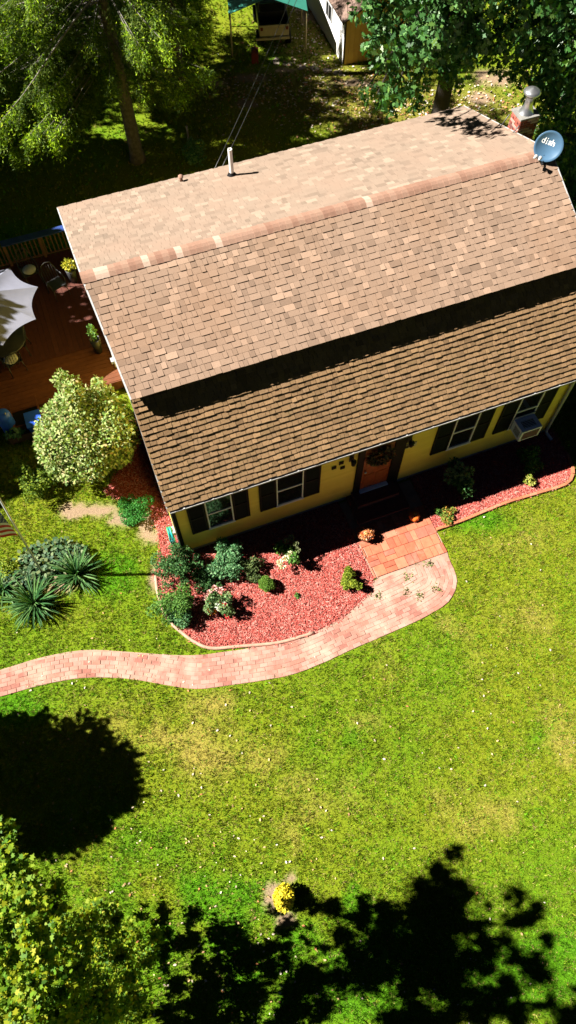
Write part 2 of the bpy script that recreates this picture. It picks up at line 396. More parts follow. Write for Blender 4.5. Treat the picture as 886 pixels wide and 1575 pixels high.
gx = np.concatenate([[-320, -200, -120, -70, -45, -30, -22], np.arange(-16, 16.01, .14), [22, 30, 45, 70, 120, 200, 320]])
gy = np.concatenate([[-320, -200, -120, -60, -30, -15, -8], np.arange(-4.5, 38, .14), [45, 60, 80, 120, 200, 320]])
GX, GY = np.meshgrid(gx, gy); nx, ny = len(gx), len(gy)
fx, fy = GX.ravel(), GY.ravel()
me = bpy.data.meshes.new('ground')
me.vertices.add(nx * ny)
me.vertices.foreach_set('co', np.stack([fx, fy, np.zeros_like(fx)], 1).astype(np.float32).ravel())
ii, jj = np.meshgrid(np.arange(nx - 1), np.arange(ny - 1)); q = (jj * nx + ii).ravel()
lp = np.stack([q, q + 1, q + nx + 1, q + nx], 1).astype(np.int32)
me.loops.add(lp.size); me.polygons.add(len(lp))
me.loops.foreach_set('vertex_index', lp.ravel())
me.polygons.foreach_set('loop_start', np.arange(0, lp.size, 4, dtype=np.int32)); me.polygons.foreach_set('loop_total', np.full(len(lp), 4, np.int32))
gc, d_, l_, s_, t_ = grass_col(fx, fy)
gc = gc * .72 * (1 - s_[:, None]) + G_DIRT[None] * s_[:, None]  # turf colour darkened to imitate shade between the blades
ca = me.color_attributes.new('col', 'FLOAT_COLOR', 'POINT')
ca.data.foreach_set('color', np.concatenate([gc, np.ones((len(gc), 1))], 1).astype(np.float32).ravel())
me.update(calc_edges=True)
m, nt, p = newmat('ground_soil_and_turf')
a = nt.nodes.new('ShaderNodeAttribute'); a.attribute_name = 'col'
nn = noise(nt, 26, 6, wpos(nt), .75)
c = mix(nt, 1.0, a.outputs['Color'], ramp(nt, nn, [(.3, .5, .5, .5), (.7, 1.45, 1.45, 1.45)]), 'MULTIPLY')
nt.links.new(c, p.inputs['Base Color']); setin(p, Roughness=.95, Specular_IOR_Level=.1); bump(nt, p, nn, .8, .03)
tag(link('ground', me, None, m), kind='structure')

# grass blades and tufts
def blades(nt_, per, x0, x1, y0, y1, h, w):
    x = rng.uniform(x0, x1, nt_); y = rng.uniform(y0, y1, nt_)
    # only what the lens and a step to the side could see
    zc = .4565 * y + .8897 * CAM_H
    px = 443 + FPX * x / zc; py = 787.5 - FPX * (.8897 * y - .4565 * CAM_H) / zc
    keep = (px > -60) & (px < 946) & (py > -60) & (py < 1640)
    for P in (BED_A, BED_B, LAND, HOUSE): keep &= ~inpoly(x, y, P)
    e = rng.normal(0, .085, (2, nt_))
    keep &= ~inpoly(x + e[0], y + e[1], PATH_POLY)
    edge = fbm(x, y, .3, 2); keep &= ~(inpoly(x, y, PATH_POLY) & (edge < .62))
    x, y = x[keep], y[keep]
    c, d, l, s, t = grass_col(x, y)
    k = rng.random(len(x)) > s * 1.02
    x, y, c, d, l = x[k], y[k], c[k], d[k], l[k]; m = len(x)
    r = rng.random((m, 1)); r2 = rng.random((m, 1)); tuft = fbm(x, y, .16, 3)
    c = c * (.72 + .62 * r)
    pick = (r2 < .10 + .16 * d[:, None]) * (.4 + .6 * rng.random((m, 1))); c = c * (1 - pick) + np.array((.33, .255, .085))[None] * (.55 + .9 * r) * pick
    pick = (r2 > .83) * .85; c = c * (1 - pick) + G_LUSH[None] * (.6 + 1.5 * r) * pick
    pick = ((r2 > .5) & (r2 < .56)) * .8; c = c * (1 - pick) + np.array((.30, .33, .03))[None] * pick
    hh = h * (.5 + .8 * rng.random(m)) * (.3 + 1.5 * tuft ** 1.3) * (1 - .35 * d)
    n = m * per
    X = np.repeat(x, per) + rng.normal(0, .013, n); Y = np.repeat(y, per) + rng.normal(0, .013, n)
    H = np.repeat(hh, per) * (.6 + .6 * rng.random(n)); Cc = np.repeat(c, per, 0) * (.8 + .4 * rng.random((n, 1)))
    ww = w * (.6 + .8 * rng.random(n)); th = rng.uniform(0, 2 * np.pi, n); le = np.abs(rng.normal(0, .8, n)); ph = rng.uniform(0, 2 * np.pi, n)
    base = np.stack([X, Y, np.zeros(n)], 1)
    side = np.stack([np.cos(th), np.sin(th), np.zeros(n)], 1) * ww[:, None] * .5
    tip = base + np.stack([np.cos(ph) * np.sin(le), np.sin(ph) * np.sin(le), np.maximum(np.cos(le), .2)], 1) * H[:, None]
    return np.stack([base - side, base + side, tip], 1).reshape(-1, 3), Cc
v1, c1 = blades(225000, 5, -9.5, 9.5, -3.8, 12.5, .072, .015)
v2, c2 = blades(52000, 5, -14, 14, 10.5, 35.5, .10, .035)
go = link('grass', poly_mesh('grass', np.concatenate([v1, v2]), 3, np.concatenate([c1, c2])), None, attrmat('grass_blades', .7, .3, .2))
tag(go, 'short patchy green and yellow lawn grass around the house', 'grass', kind='stuff')

# fallen leaves
def fallen(n, x0, x1, y0, y1, s, wfun):
    x = rng.uniform(x0, x1, n); y = rng.uniform(y0, y1, n)
    k = (rng.random(n) < wfun(x, y)) & ~inpoly(x, y, HOUSE) & ~inpoly(x, y, BED_A)
    x, y = x[k], y[k]; n = len(x)
    P = np.stack([x, y, np.full(n, .035)], 1); N = unit(np.stack([rng.normal(0, .35, n), rng.normal(0, .35, n), np.ones(n)], 1))
    return leaves(P, rdir(n) * np.array((1, 1, .1)), N, s * (.5 + .9 * rng.random(n)), OUT_LEAF6)
lf = fallen(3600, -8, 7, -3, 5.5,   .055, lambda x, y: .06 + .45 * np.clip(gauss(x, y, -3.0, 0, 2.2, 2.2) + gauss(x, y, -1.0, -1.5, 2.0, 1.2), 0, 1))
lf2 = fallen(900, -8, 7, 3, 12, .05, lambda x, y: .12 + 0 * x)
lf3 = fallen(14000, -3, 13, 20, 35, .10, lambda x, y: np.clip(weights(x, y)[3], 0, 1) * .8 + .02)
m = pieces('fallen_leaf', [(.50, .40, .30), (.42, .26, .12), (.55, .48, .40), (.30, .17, .08), (.48, .34, .16), (.40, .16, .06), (.52, .42, .32)], rough=.8, var=.15, bumps=0)
tag(link('fallen_leaves', poly_mesh('fallen_leaves', np.concatenate([lf, lf2, lf3]), 6), None, m), 'pale fallen leaves scattered over the lawn', 'leaves', kind='stuff')

# ------------------------------------------------------------------ brick path
def flat(name, poly, z0, z1, mat):
    b = MB(); b.prism(poly, z0, z1, 'z'); return b.build(name, mat)
me = bpy.data.meshes.new('brick_path'); bm = bmesh.new()
n = 60
def resample(P, n):
    d = [0]
    for i in range(1, len(P)): d.append(d[-1] + (P[i] - P[i - 1]).length)
    out = []; j = 0
    for k in range(n):
        t = d[-1] * k / (n - 1)
        while j < len(P) - 2 and d[j + 1] < t: j += 1
        f = (t - d[j]) / max(d[j + 1] - d[j], 1e-9); out.append(P[j].lerp(P[j + 1], f))
    return out
lo, up = resample(path_low, n), resample(path_up, n)
vl = [bm.verts.new((p.x, p.y, .019)) for p in lo]; vu = [bm.verts.new((p.x, p.y, .019)) for p in up]
for i in range(n - 1): bm.faces.new((vl[i], vl[i + 1], vu[i + 1], vu[i]))
bm.to_mesh(me); bm.free()
path = tag(link('brick_path', me, None, M['pathsand']), kind='structure')
# one brick mesh, bevelled top
def brick_mesh(name, ch=.06):
    b = MB()
    vs = [(-.5, -.5, 0), (.5, -.5, 0), (.5, .5, 0), (-.5, .5, 0), (-.5, -.5, .85), (.5, -.5, .85), (.5, .5, .85), (-.5, .5, .85),
          (-.5 + ch / 2, -.5 + ch, 1), (.5 - ch / 2, -.5 + ch, 1), (.5 - ch / 2, .5 - ch, 1), (-.5 + ch / 2, .5 - ch, 1)]
    b.add(vs, [(0, 1, 5, 4), (1, 2, 6, 5), (2, 3, 7, 6), (3, 0, 4, 7), (4, 5, 9, 8), (5, 6, 10, 9), (6, 7, 11, 10), (7, 4, 8, 11), (8, 9, 10, 11)])
    return b.mesh(name)
BRICK = brick_mesh('path_brick'); BRICK.materials.append(M['pathbrick'])
cand = []
BL, BW = .205, .102
P = path_low; cum = [0]
for i in range(1, len(P)): cum.append(cum[-1] + (P[i] - P[i - 1]).length)
def along(s):
    for i in range(len(P) - 1):
        if cum[i + 1] >= s: break
    f = (s - cum[i]) / (cum[i + 1] - cum[i]); p = P[i].lerp(P[i + 1], f)
    a = max(i - 2, 0); b = min(i + 3, len(P) - 1); t = (P[b] - P[a]).normalized()
    return p, t
for r in range(13):
    s = (r % 2) * BL / 2 + random.uniform(0, .03)
    while s < cum[-1] - .1:
        p, t = along(s + BL / 2)
        nrm = Vector((-t.y, t.x, 0)); c = p + nrm * (r + .5) * (BW + .003)
        if s > cum[-1] - 1.05: # the wide end keeps straight courses
            pass
        ok = all(inpoly(np.array([e.x]), np.array([e.y]), PATH_POLY)[0] for e in (c + t * .08 + nrm * .03, c - t * .08 + nrm * .03, c - nrm * .03))
        if ok and c.x > -12.5:
            # keep bricks from piling up on the inside of the bend
            if all((c - o[0]).length > .095 for o in cand[-130:] if abs(c.x - o[0].x) < .12):
                cand.append((c, math.atan2(t.y, t.x)))
        s += BL + .004
def dist_cam(c): return (Vector((0, 0, CAM_H)) - c).length + (0 if abs(c.x) < 8 else 50)
cand.sort(key=lambda c: dist_cam(c[0]))
def brick_T(c, ang, l, w, h):
    return Matrix.Translation((c.x, c.y, c.z)) @ Matrix.Rotation(ang, 4, 'Z') @ Matrix.Rotation(random.gauss(0, .012), 4, 'X') @ Matrix.Diagonal((l, w, h, 1))
stuffb = MB()
for i, (c, a_) in enumerate(cand):
    hh = .024 + random.gauss(0, .004); c = Vector((c.x, c.y, .004))
    T = brick_T(c, a_ + random.gauss(0, .02), BL * random.uniform(.96, 1), BW * .97, hh)
    if i < 300:
        o = link('brick', BRICK, path); o.matrix_local = T
    else:
        stuffb.add([T @ v.co for v in BRICK.vertices], [tuple(f.vertices) for f in BRICK.polygons])
if stuffb.v: tag(stuffb.build('bricks', M['pathbrick'], path), kind='stuff')

# landing of larger pavers
land = empty('paved_landing', loc=W(0, 0), rotz=AZ, kind='structure')
b = MB(); b.prism([(4.39, -.1), (4.39, -2.46), (6.5, -2.40), (6.5, -.1)], .004, .012, 'z'); b.build('bedding', M['pathsand'], land)
PAV = brick_mesh('paver', .03); PAV.materials.append(M['paver'])
y = -2.44; row = 0
while y < -.95:
    h = .30; x = 4.42 + (0 if row % 2 else .06); 
    if row % 2 == 0:
        o = link('paver', PAV, land); o.matrix_local = Matrix.Translation((4.405 + .02, y + h / 2, .008)) @ Matrix.Diagonal((.035, h - .008, .03, 1))
    while x < 6.46:
        w = random.choice([.15, .15, .30, .30, .19]); w = min(w, 6.49 - x)
        if w > .05:
            parts = [(y, h)] if random.random() > .2 or w < .25 else [(y, h / 2), (y + h / 2, h / 2)]
            for yy, hh in parts:
                o = link('paver', PAV, land)
                o.matrix_local = Matrix.Translation((x + w / 2, yy + hh / 2, .008 + random.gauss(0, .002))) @ Matrix.Rotation(random.gauss(0, .006), 4, 'Z') @ Matrix.Rotation(random.gauss(0, .008), 4, 'X') @ Matrix.Diagonal((w - .009, hh - .009, .034 + random.gauss(0, .003), 1))
        x += w
    y += h; row += 1
# door step
st = empty('door_step', 'brick door step in deep shade under the front door', 'step', W(5.35, 0), AZ)
b = MB(); b.box(-.75, .75, -.92, -.02, 0, .15); b.build('lower_tread', M['step'], st)
b = MB(); b.box(-.6, .6, -.5, -.02, .152, .30); b.build('upper_tread', M['step'], st)

# ------------------------------------------------------------------ mulch beds
def bed(name, poly, x0, x1, y0, y1, n):
    me = bpy.data.meshes.new(name); bm = bmesh.new()
    vs = [bm.verts.new((p[0], p[1], .02)) for p in poly]; f = bm.faces.new(vs); bmesh.ops.triangulate(bm, faces=[f]); bm.to_mesh(me); bm.free()
    o = tag(link(name, me, None, M['soil']), kind='structure')
    x = rng.uniform(x0, x1, n); y = rng.uniform(y0, y1, n)
    # thin the chips out towards the lawn west of the house
    e = rng.normal(0, .045, (2, n)); k = inpoly(x + e[0], y + e[1], poly) & ~inpoly(x, y, HOUSE) & ~inpoly(x, y, LAND); x, y = x[k], y[k]; n = len(x)
    hump = fbm(x, y, .35, 3)
    P = np.stack([x, y, .022 + hump * .05], 1)
    N = unit(np.stack([rng.normal(0, .5, n), rng.normal(0, .5, n), np.ones(n)], 1))
    V = leaves(P, rdir(n) * np.array((1, 1, .35)), N, .022 + .042 * rng.random(n), np.array([(0, -.13, 0), (1, -.1, .05), (1, .12, .05), (0, .1, 0)]))
    s = link('mulch_chips', poly_mesh('mulch_chips', V, 4), o, M['chips']); tag(s, kind='stuff')
    return o
bx = [p[0] for p in BED_A]; by = [p[1] for p in BED_A]
bed('mulch_bed', BED_A, min(bx), max(bx), min(by), max(by), 130000)
bx = [p[0] for p in BED_B]; by = [p[1] for p in BED_B]
bed('mulch_bed', BED_B, min(bx), max(bx), min(by), max(by), 60000)
# edging strips
eg = empty('garden_edging', 'low pale curved edging strip between front mulch bed and lawn', 'edging', (0, 0, 0))
pts = [W(*p, .035) for p in bedA_loc[4:13]]
pp = smooth([p for p in pts], 5)
b = MB(); b.tube(pp, .045, 6); b.build('strip', M['edging'], eg)
eg2 = empty('garden_edging', 'row of low reddish edging bricks along the narrow mulch bed by the lawn', 'edging', W(0, 0), AZ)
EB = brick_mesh('edging_brick', .08); EB.materials.append(M['edgebrick'])
ep = smooth([Vector((p[0], p[1] - .03, 0)) for p in bedB_loc[1:8]], 10); ep = resample(ep, 24)
for i in range(len(ep) - 1):
    o = link('brick', EB, eg2); mid = (ep[i] + ep[i + 1]) / 2; dv = ep[i + 1] - ep[i]
    o.matrix_local = Matrix.Translation(mid) @ Matrix.Rotation(math.atan2(dv.y, dv.x), 4, 'Z') @ Matrix.Diagonal((dv.length - .006, .085, .075 + random.gauss(0, .006), 1))

# ------------------------------------------------------------------ house
house = empty('house', 'yellow sided house with brown shingled gambrel roof and black shutters', 'house', W(0, 0), AZ)
HW, HD = 10.79, 7.55
EY, EZ = -.30, 3.01          # front eave
LY, LZ = 1.62, 4.86          # top of the steep front slope, under the upper roof's lip
BY, BZ = 1.35, 5.07          # lip of the upper front slope
RY, RZ = 3.953, 6.157        # ridge
KY, KZ = 7.82, 4.857         # rear eave
core = [(.0, -.3), (.0, 3.1), (1.62, 4.70), (1.66, 4.98), (RY, RZ - .14), (HD, KZ - .06), (HD, -.3)]
b = MB(); b.prism(core, .0, HW, 'x'); wall = b.build('wall', M['siding'], house)
b = MB(); b.box(-.03, HW + .03, -.03, HD + .03, -.3, .14); b.build('foundation', M['foundation'], house)
# clapboards, front and gable ends
EXP = .108
def clap(x0, x1, z):
    b = MB(); b.prism([(-.004, z + EXP + .012), (-.012, z + EXP + .012), (-.028, z), (-.004, z)], x0, x1, 'x'); return b
z = .15
while z + EXP < 2.95:
    xs = sorted([0.09, HW - .09] + [random.uniform(1, 9.8)])
    for i in range(len(xs) - 1): clap(xs[i] + .001, xs[i + 1] - .001, z).build('siding_board', M['siding'], house)
    z += EXP
def gable_span(z):
    ys = []
    n = len(core)
    for i in range(n):
        (y0, z0), (y1, z1) = core[i], core[(i + 1) % n]
        if (z0 - z) * (z1 - z) < 0: ys.append(y0 + (y1 - y0) * (z - z0) / (z1 - z0))
    return (min(ys), max(ys)) if len(ys) > 1 else None
for sx, X in ((-1, 0), (1, HW)):
    z = .15
    while z < 5.8:
        sp = gable_span(z + EXP)
        if sp and sp[1] - sp[0] > .3:
            b = MB(); y0, y1 = sp[0] + .1, sp[1] - .1
            b.prism([(X + sx * .004, z + EXP + .012), (X + sx * .012, z + EXP + .012), (X + sx * .028, z), (X + sx * .004, z)], y0, y1, 'y')
            b.build('siding_board', M['siding'], house)
        z += EXP
# corner boards
b = MB(); b.box(-.004, .085, -.034, -.006, .12, 2.93); b.build('corner_board', M['black'], house)
b = MB(); b.box(-.036, -.006, -.034, .09, .12, 2.96); b.build('corner_board', M['white'], house)
b = MB(); b.box(HW - .085, HW + .004, -.034, -.006, .12, 2.93); b.build('corner_board', M['siding'], house)
# roof slopes
UNIT = MB().add([(0, 0, 0), (1, 0, 0), (1, 1, .12), (0, 1, .12), (0, 0, 1), (1, 0, 1)], [(4, 5, 2, 3), (0, 1, 5, 4), (0, 4, 3), (1, 2, 5)]).mesh('shingle')
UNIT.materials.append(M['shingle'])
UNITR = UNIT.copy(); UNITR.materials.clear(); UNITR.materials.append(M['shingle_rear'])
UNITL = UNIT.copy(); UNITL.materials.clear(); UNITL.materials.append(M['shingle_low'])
CANDS = []
def slope(y0, z0, y1, z1, xl0, xl1, xr0, xr1, expo, th, unitmesh, mat, thick=.07, flip=False, wide=(.15, .2, .25), gap=.005, jit=.006):
    b = MB(); L = math.hypot(y1 - y0, z1 - z0)
    sy, sz = (y1 - y0) / L, (z1 - z0) / L
    nyv, nzv = (-sz, sy) if not flip else (sz, -sy)
    if nzv < 0: nyv, nzv = -nyv, -nzv
    vs = []
    for k in (0, -thick):
        for (x, y, z) in ((xl0, y0, z0), (xr0, y0, z0), (xr1, y1, z1), (xl1, y1, z1)):
            vs.append((x, y + nyv * k, z + nzv * k))
    b.add(vs, [(0, 1, 2, 3), (7, 6, 5, 4), (0, 4, 5, 1), (1, 5, 6, 2), (2, 6, 7, 3), (3, 7, 4, 0)])
    so_ = b.build('roof_slope', M['deckfelt'], house)
    n = int(round(L / expo)); e = L / n
    U = Vector((1, 0, 0)) if not flip else Vector((-1, 0, 0))
    S = Vector((0, sy, sz)); Nn = U.cross(S)
    for r in range(n):
        t = r * e / L
        xa = xl0 + (xl1 - xl0) * t - .03; xb = xr0 + (xr1 - xr0) * t + .03
        x = xa - random.uniform(0, .15); up_ = True
        while x < xb - .03:
            w = random.choice(wide); up_ = not up_
            a0, a1 = max(x, xa), min(x + w, xb)
            if xb - a1 < .06: a1 = xb; w = 9
            if a1 - a0 > .03:
                hh = th * (random.uniform(.8, 1.25) if up_ or gap > .006 else random.uniform(.3, .5)); ln = e * 1.13 + random.uniform(-.006, .006); s0 = r * e - .012 + random.uniform(-jit, jit)
                if r == n - 1: ln = e * .98
                xs = a0 if not flip else a1
                base = Vector((xs, y0, z0)) + S * s0 + Nn * .002
                T = Matrix.Translation(base) @ Matrix(((U.x, S.x, Nn.x, 0), (U.y, S.y, Nn.y, 0), (U.z, S.z, Nn.z, 0), (0, 0, 0, 1))) @ Matrix.Diagonal((a1 - a0 - gap, ln, hh, 1))
                cw = W(0, 0) + UX * (a0 + w / 2 if w < 9 else a0) + UY * base.y + Vector((0, 0, base.z))
                Nw = UX * Nn.x + UY * Nn.y + Vector((0, 0, Nn.z)); v = Vector((0, 0, CAM_H)) - cw
                sc = Nw.dot(v.normalized()) * (a1 - a0) * e / v.length_squared
                pz = (cw - Vector((0, 0, CAM_H))).dot(_FW); px = 443 + FPX * cw.x / pz
                if px < 0 or px > 880: sc = 0
                CANDS.append((sc, T, so_, unitmesh, mat))
            x += w
    return so_
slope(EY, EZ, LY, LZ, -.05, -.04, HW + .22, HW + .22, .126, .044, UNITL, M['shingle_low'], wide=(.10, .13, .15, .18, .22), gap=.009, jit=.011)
slope(BY, BZ, RY, RZ, -.04, -.20, HW + .235, HW + .235, .150, .019, UNIT, M['shingle'], wide=(.10, .12, .14, .2, .26))
slope(KY, KZ, RY, RZ, -.23, -.20, HW + .25, HW + .235, .150, .014, UNITR, M['shingle_rear'], flip=True, wide=(.10, .12, .14, .2, .26))
CANDS.sort(key=lambda c: -c[0])
rest = {}
for i, (sc, T, par, um, mat) in enumerate(CANDS):
    if i < 300:
        o = link('shingle', um, par); o.matrix_local = T
    else:
        rest.setdefault(par.name, (MB(), par, mat))[0].add([T @ v.co for v in um.vertices], [tuple(f.vertices) for f in um.polygons])
for b, par, mat in rest.values(): tag(b.build('shingles', mat, par), kind='stuff')
# lip closing board under the upper slope, rake trim, fascia, gutter
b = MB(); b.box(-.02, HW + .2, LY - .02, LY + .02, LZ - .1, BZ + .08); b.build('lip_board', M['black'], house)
def rake(x, y0, z0, x1, y1, z1, mat, d=.13, w=.03):
    b = MB(); vs = []
    for (xx, yy, zz) in ((x, y0, z0), (x1, y1, z1)):
        for dx, dz in ((0, .012), (-w, .012), (-w, -d), (0, -d)): vs.append((xx + dx, yy, zz + dz))
    b.add(vs, [(0, 1, 5, 4), (1, 2, 6, 5), (2, 3, 7, 6), (3, 0, 4, 7), (3, 2, 1, 0), (4, 5, 6, 7)]); b.build('rake_trim', mat, house)
rake(-.052, EY - .02, EZ, -.044, LY, LZ, M['white'], .2)
rake(-.045, BY, BZ, -.205, RY, RZ, M['white'])
rake(-.205, RY, RZ, -.235, KY, KZ, M['white'])
for (a0, z0, a1, z1) in ((EY, EZ, LY, LZ), (BY, BZ, RY, RZ), (RY, RZ, KY, KZ)): rake(HW + .28, a0, z0, HW + .28, a1, z1, M['white'])
b = MB(); b.box(-.03, HW + .24, EY + .03, EY + .055, EZ - .16, EZ - .015); b.build('fascia', M['white'], house)
b = MB(); b.box(0, HW, EY + .06, -.02, EZ - .13, EZ - .11); b.build('soffit', M['white'], house)
b = MB(); b.prism([(EY + .028, EZ - .02), (EY + .028, EZ - .12), (EY - .05, EZ - .12), (EY - .075, EZ - .03), (EY - .062, EZ - .03), (EY - .04, EZ - .108), (EY + .018, EZ - .108), (EY + .018, EZ - .02)], -.03, HW + .24, 'x')
gt = b.build('gutter', M['gutter'], house)
gb = MB()
for i in range(16):
    x = .3 + i * .69; gb.box(x - .02, x + .02, EY - .075, EY + .02, EZ - .029, EZ - .018)
gb.build('gutter_bracket', M['white'], gt)
# downspout
b = MB(); b.tube([(HW - .06, EY - .02, EZ - .10), (HW - .06, EY + .02, EZ - .25), (HW - .045, -.09, EZ - .45), (HW - .045, -.09, .22), (HW - .03, -.13, .10), (HW + .02, -.36, .05)], .045, 8); b.build('downspout', M['white'], house)
# ridge caps
capm = MB()
ang = [(-.17, -.075), (-.08, -.022), (0, 0), (.08, -.020), (.17, -.058)]
vs = [(0, yy, zz) for yy, zz in ang] + [(1, yy, zz - .012) for yy, zz in ang] + [(0, yy, zz - .018) for yy, zz in ang]
capm.add(vs, [(i, i + 1, 6 + i, 5 + i) for i in range(4)] + [(10 + i, 11 + i, i + 1, i) for i in range(4)])
CAP = capm.mesh('ridge_cap'); CAP.materials.append(M['cap'])
x = -.24
while x < HW + .22:
    o = link('ridge_cap', CAP, house); e = .148
    o.matrix_local = Matrix.Translation((x, RY + .0, RZ + .032 + random.gauss(0, .002))) @ Matrix.Rotation(random.gauss(0, .01), 4, 'Z') @ Matrix.Diagonal((e * 1.12, random.uniform(.97, 1.03), 1, 1))
    x += e
# vent pipe on the rear slope
zr = lambda y: RZ - (y - RY) * (RZ - KZ) / (KY - RY)
vp = MB(); vp.tube([(4.12, 7.12, zr(7.12) - .05), (4.115, 7.12, zr(7.12) + .74)], .055, 14, False)
vp.lathe([(.055, zr(7.12) + .74), (.04, zr(7.12) + .742), (.038, zr(7.12) + .6)], 14, (4.115, 7.12, 0))
v = vp.build('vent_pipe', M['pvc'], house)
b = MB(); b.lathe([(.13, zr(7.12) - .01), (.11, zr(7.12) + .03), (.075, zr(7.12) + .07), (.058, zr(7.12) + .1)], 14, (4.12, 7.12, 0)); b.build('pipe_flashing', M['black'], v)
for (lx, ly) in ((2.9, 7.55),):
    b = MB(); b.tube([(lx, ly, zr(ly)), (lx, ly, zr(ly) + .13)], .045, 10); b.lathe([(.07, zr(ly) + .13), (.06, zr(ly) + .16), (0, zr(ly) + .17)], 10, (lx, ly, 0)); b.build('roof_vent', M['cap'], house)
# windows
def window(x0, x1, z0, z1, sh_l, sh_r, nm=''):
    fr = MB(); w = .026
    for (a, c, e, f) in ((x0, x0 + w, z0, z1), (x1 - w, x1, z0, z1), (x0 + w, x1 - w, z0, z0 + w), (x0 + w, x1 - w, z1 - w, z1)): fr.box(a, c, -.075, -.03, e, f)
    fr.box(x0 - .03, x1 + .03, -.085, -.03, z0 - .035, z0 - .002)
    win = fr.build('window', M['sash'], house)
    zm = (z0 + z1) / 2 + .03
    b = MB(); b.box(x0 + w, x1 - w, -.07, -.032, zm - .02, zm + .02); b.build('sash_rail', M['sash'], win)
    b = MB(); b.box(x0 + w, x1 - w, -.045, -.031, z0 + w, zm - .02); b.build('pane', M['glass'], win)
    b = MB(); b.box(x0 + w, x1 - w, -.050, -.031, zm + .02, z1 - w); b.build('pane', M['glass'], win)
    for (a, c) in (sh_l, sh_r):
        s = MB(); t = .05; zz0, zz1 = z0 - .03, z1 + .06
        s.box(a, a + t, -.068, -.03, zz0, zz1); s.box(c - t, c, -.068, -.03, zz0, zz1)
        for (u, vv) in ((zz0, zz0 + .07), (zz1 - .07, zz1), ((zz0 + zz1) / 2 - .03, (zz0 + zz1) / 2 + .03)): s.box(a + t, c - t, -.066, -.031, u, vv)
        k = zz0 + .075
        while k < zz1 - .1:
            if abs(k + .02 - (zz0 + zz1) / 2) > .05:
                s.prism([(-.035, k + .045), (-.062, k), (-.056, k), (-.031, k + .045)], a + t, c - t, 'x')
            k += .05
        s.build('shutter', M['black'], house)
    return win
window(.80, 1.46, 1.0, 2.42, (.35, .785), (1.475, 1.89))
window(2.61, 3.32, 1.0, 2.42, (2.16, 2.595), (3.335, 3.78))
window(7.44, 8.12, 1.0, 2.42, (6.95, 7.425), (8.135, 8.56))
w4 = window(9.29, 9.96, 1.0, 2.42, (8.82, 9.275), (9.975, 10.38))
# door
dr = MB()
for (a, c, e, f) in ((4.78, 4.95, .14, 2.48), (5.77, 6.08, .14, 2.48), (4.95, 5.77, 2.38, 2.48)): dr.box(a, c, -.09, -.025, e, f)
df = dr.build('door_frame', M['black'], house)
b = MB(); b.box(4.95, 5.77, -.16, -.03, .28, .335); b.build('threshold', M['acbox'], df)
door = MB(); door.box(4.952, 5.768, -.05, -.026, .34, 2.378)
for (x0, x1) in ((5.05, 5.32), (5.40, 5.67)):
    for (z0, z1) in ((.5, 1.05), (1.2, 1.75), (1.85, 2.25)): door.box(x0, x1, -.062, -.048, z0, z1)
d = door.build('door', M['door'], house)
b = MB(); b.lathe([(.0, 0), (.035, .01), (.035, .04), (0, .06)], 10, (5.03, -.075, 1.3), Matrix.Rotation(rad(90), 4, 'X')); b.build('handle', M['steel'], d)
# wall lamps
for x in (4.6, 6.17):
    b = MB(); b.box(x - .06, x + .06, -.05, -.02, 2.02, 2.32); b.tube([(x, -.05, 2.26), (x, -.12, 2.3), (x, -.16, 2.24)], .015, 6)
    l = b.build('wall_lamp', M['darkmetal'], house)
    g = MB(); g.lathe([(.02, 2.24), (.075, 2.19), (.055, 2.03), (.0, 2.02)], 10, (x, -.16, 0)); g.build('lamp_shade', M['black'], l)
b = MB(); b.box(-.14, -.04, 2.9, 3.12, 4.35, 4.6); b.box(-.2, -.14, 2.95, 3.07, 4.42, 4.5); b.build('wall_box', M['white'], house)
# chimney on the right gable end
ch = MB(); cx0, cx1, cy0, cy1, ct = 11.085, 11.6, 5.36, 5.80, 5.99
ch.box(cx0 + .012, cx1 - .012, cy0 + .012, cy1 - .012, -.2, ct)
chim = ch.build('chimney', M['mortar'], house)
CB = brick_mesh('chimney_brick', .08); CB.materials.append(M['brick'])
zz = ct - .072; rr = 0; low = MB()
while zz > 0:
    off = (rr % 2) * .11
    for face in range(4):
        a0, a1 = ((cx0, cx1), (cx0, cx1), (cy0, cy1), (cy0, cy1))[face]
        k = a0 - off * .999
        while k < a1 - .02:
            u0, u1 = max(k, a0), min(k + .205, a1)
            if u1 - u0 > .04:
                c = (u0 + u1) / 2; hw = (u1 - u0) - .01
                if face == 0: T = Matrix.Translation((c, cy0 + .015, zz + .03)) @ Matrix.Rotation(rad(90), 4, 'X') @ Matrix.Diagonal((hw, .062, .022, 1))
                elif face == 1: T = Matrix.Translation((c, cy1 - .015, zz + .03)) @ Matrix.Rotation(rad(-90), 4, 'X') @ Matrix.Diagonal((hw, .062, .022, 1))
                elif face == 2: T = Matrix.Translation((cx0 + .015, c, zz + .03)) @ Matrix.Rotation(rad(-90), 4, 'Y') @ Matrix.Rotation(rad(90), 4, 'Z') @ Matrix.Diagonal((hw, .062, .022, 1))
                else: T = Matrix.Translation((cx1 - .015, c, zz + .03)) @ Matrix.Rotation(rad(90), 4, 'Y') @ Matrix.Rotation(rad(90), 4, 'Z') @ Matrix.Diagonal((hw, .062, .022, 1))
                if zz > 4.6 and face in (0, 2):
                    o = link('brick', CB, chim); o.matrix_local = T
                else: low.add([T @ vv.co for vv in CB.vertices], [tuple(f.vertices) for f in CB.polygons])
            k += .215
    zz -= .073; rr += 1
tag(low.build('bricks', M['brick'], chim), kind='stuff')
b = MB(); b.box(cx0 - .02, cx1 + .02, cy0 - .02, cy1 + .02, ct + .002, ct + .045); b.build('chimney_cap', M['concrete'], chim)
b = MB(); fx_, fy_ = (cx0 + cx1) / 2, (cy0 + cy1) / 2
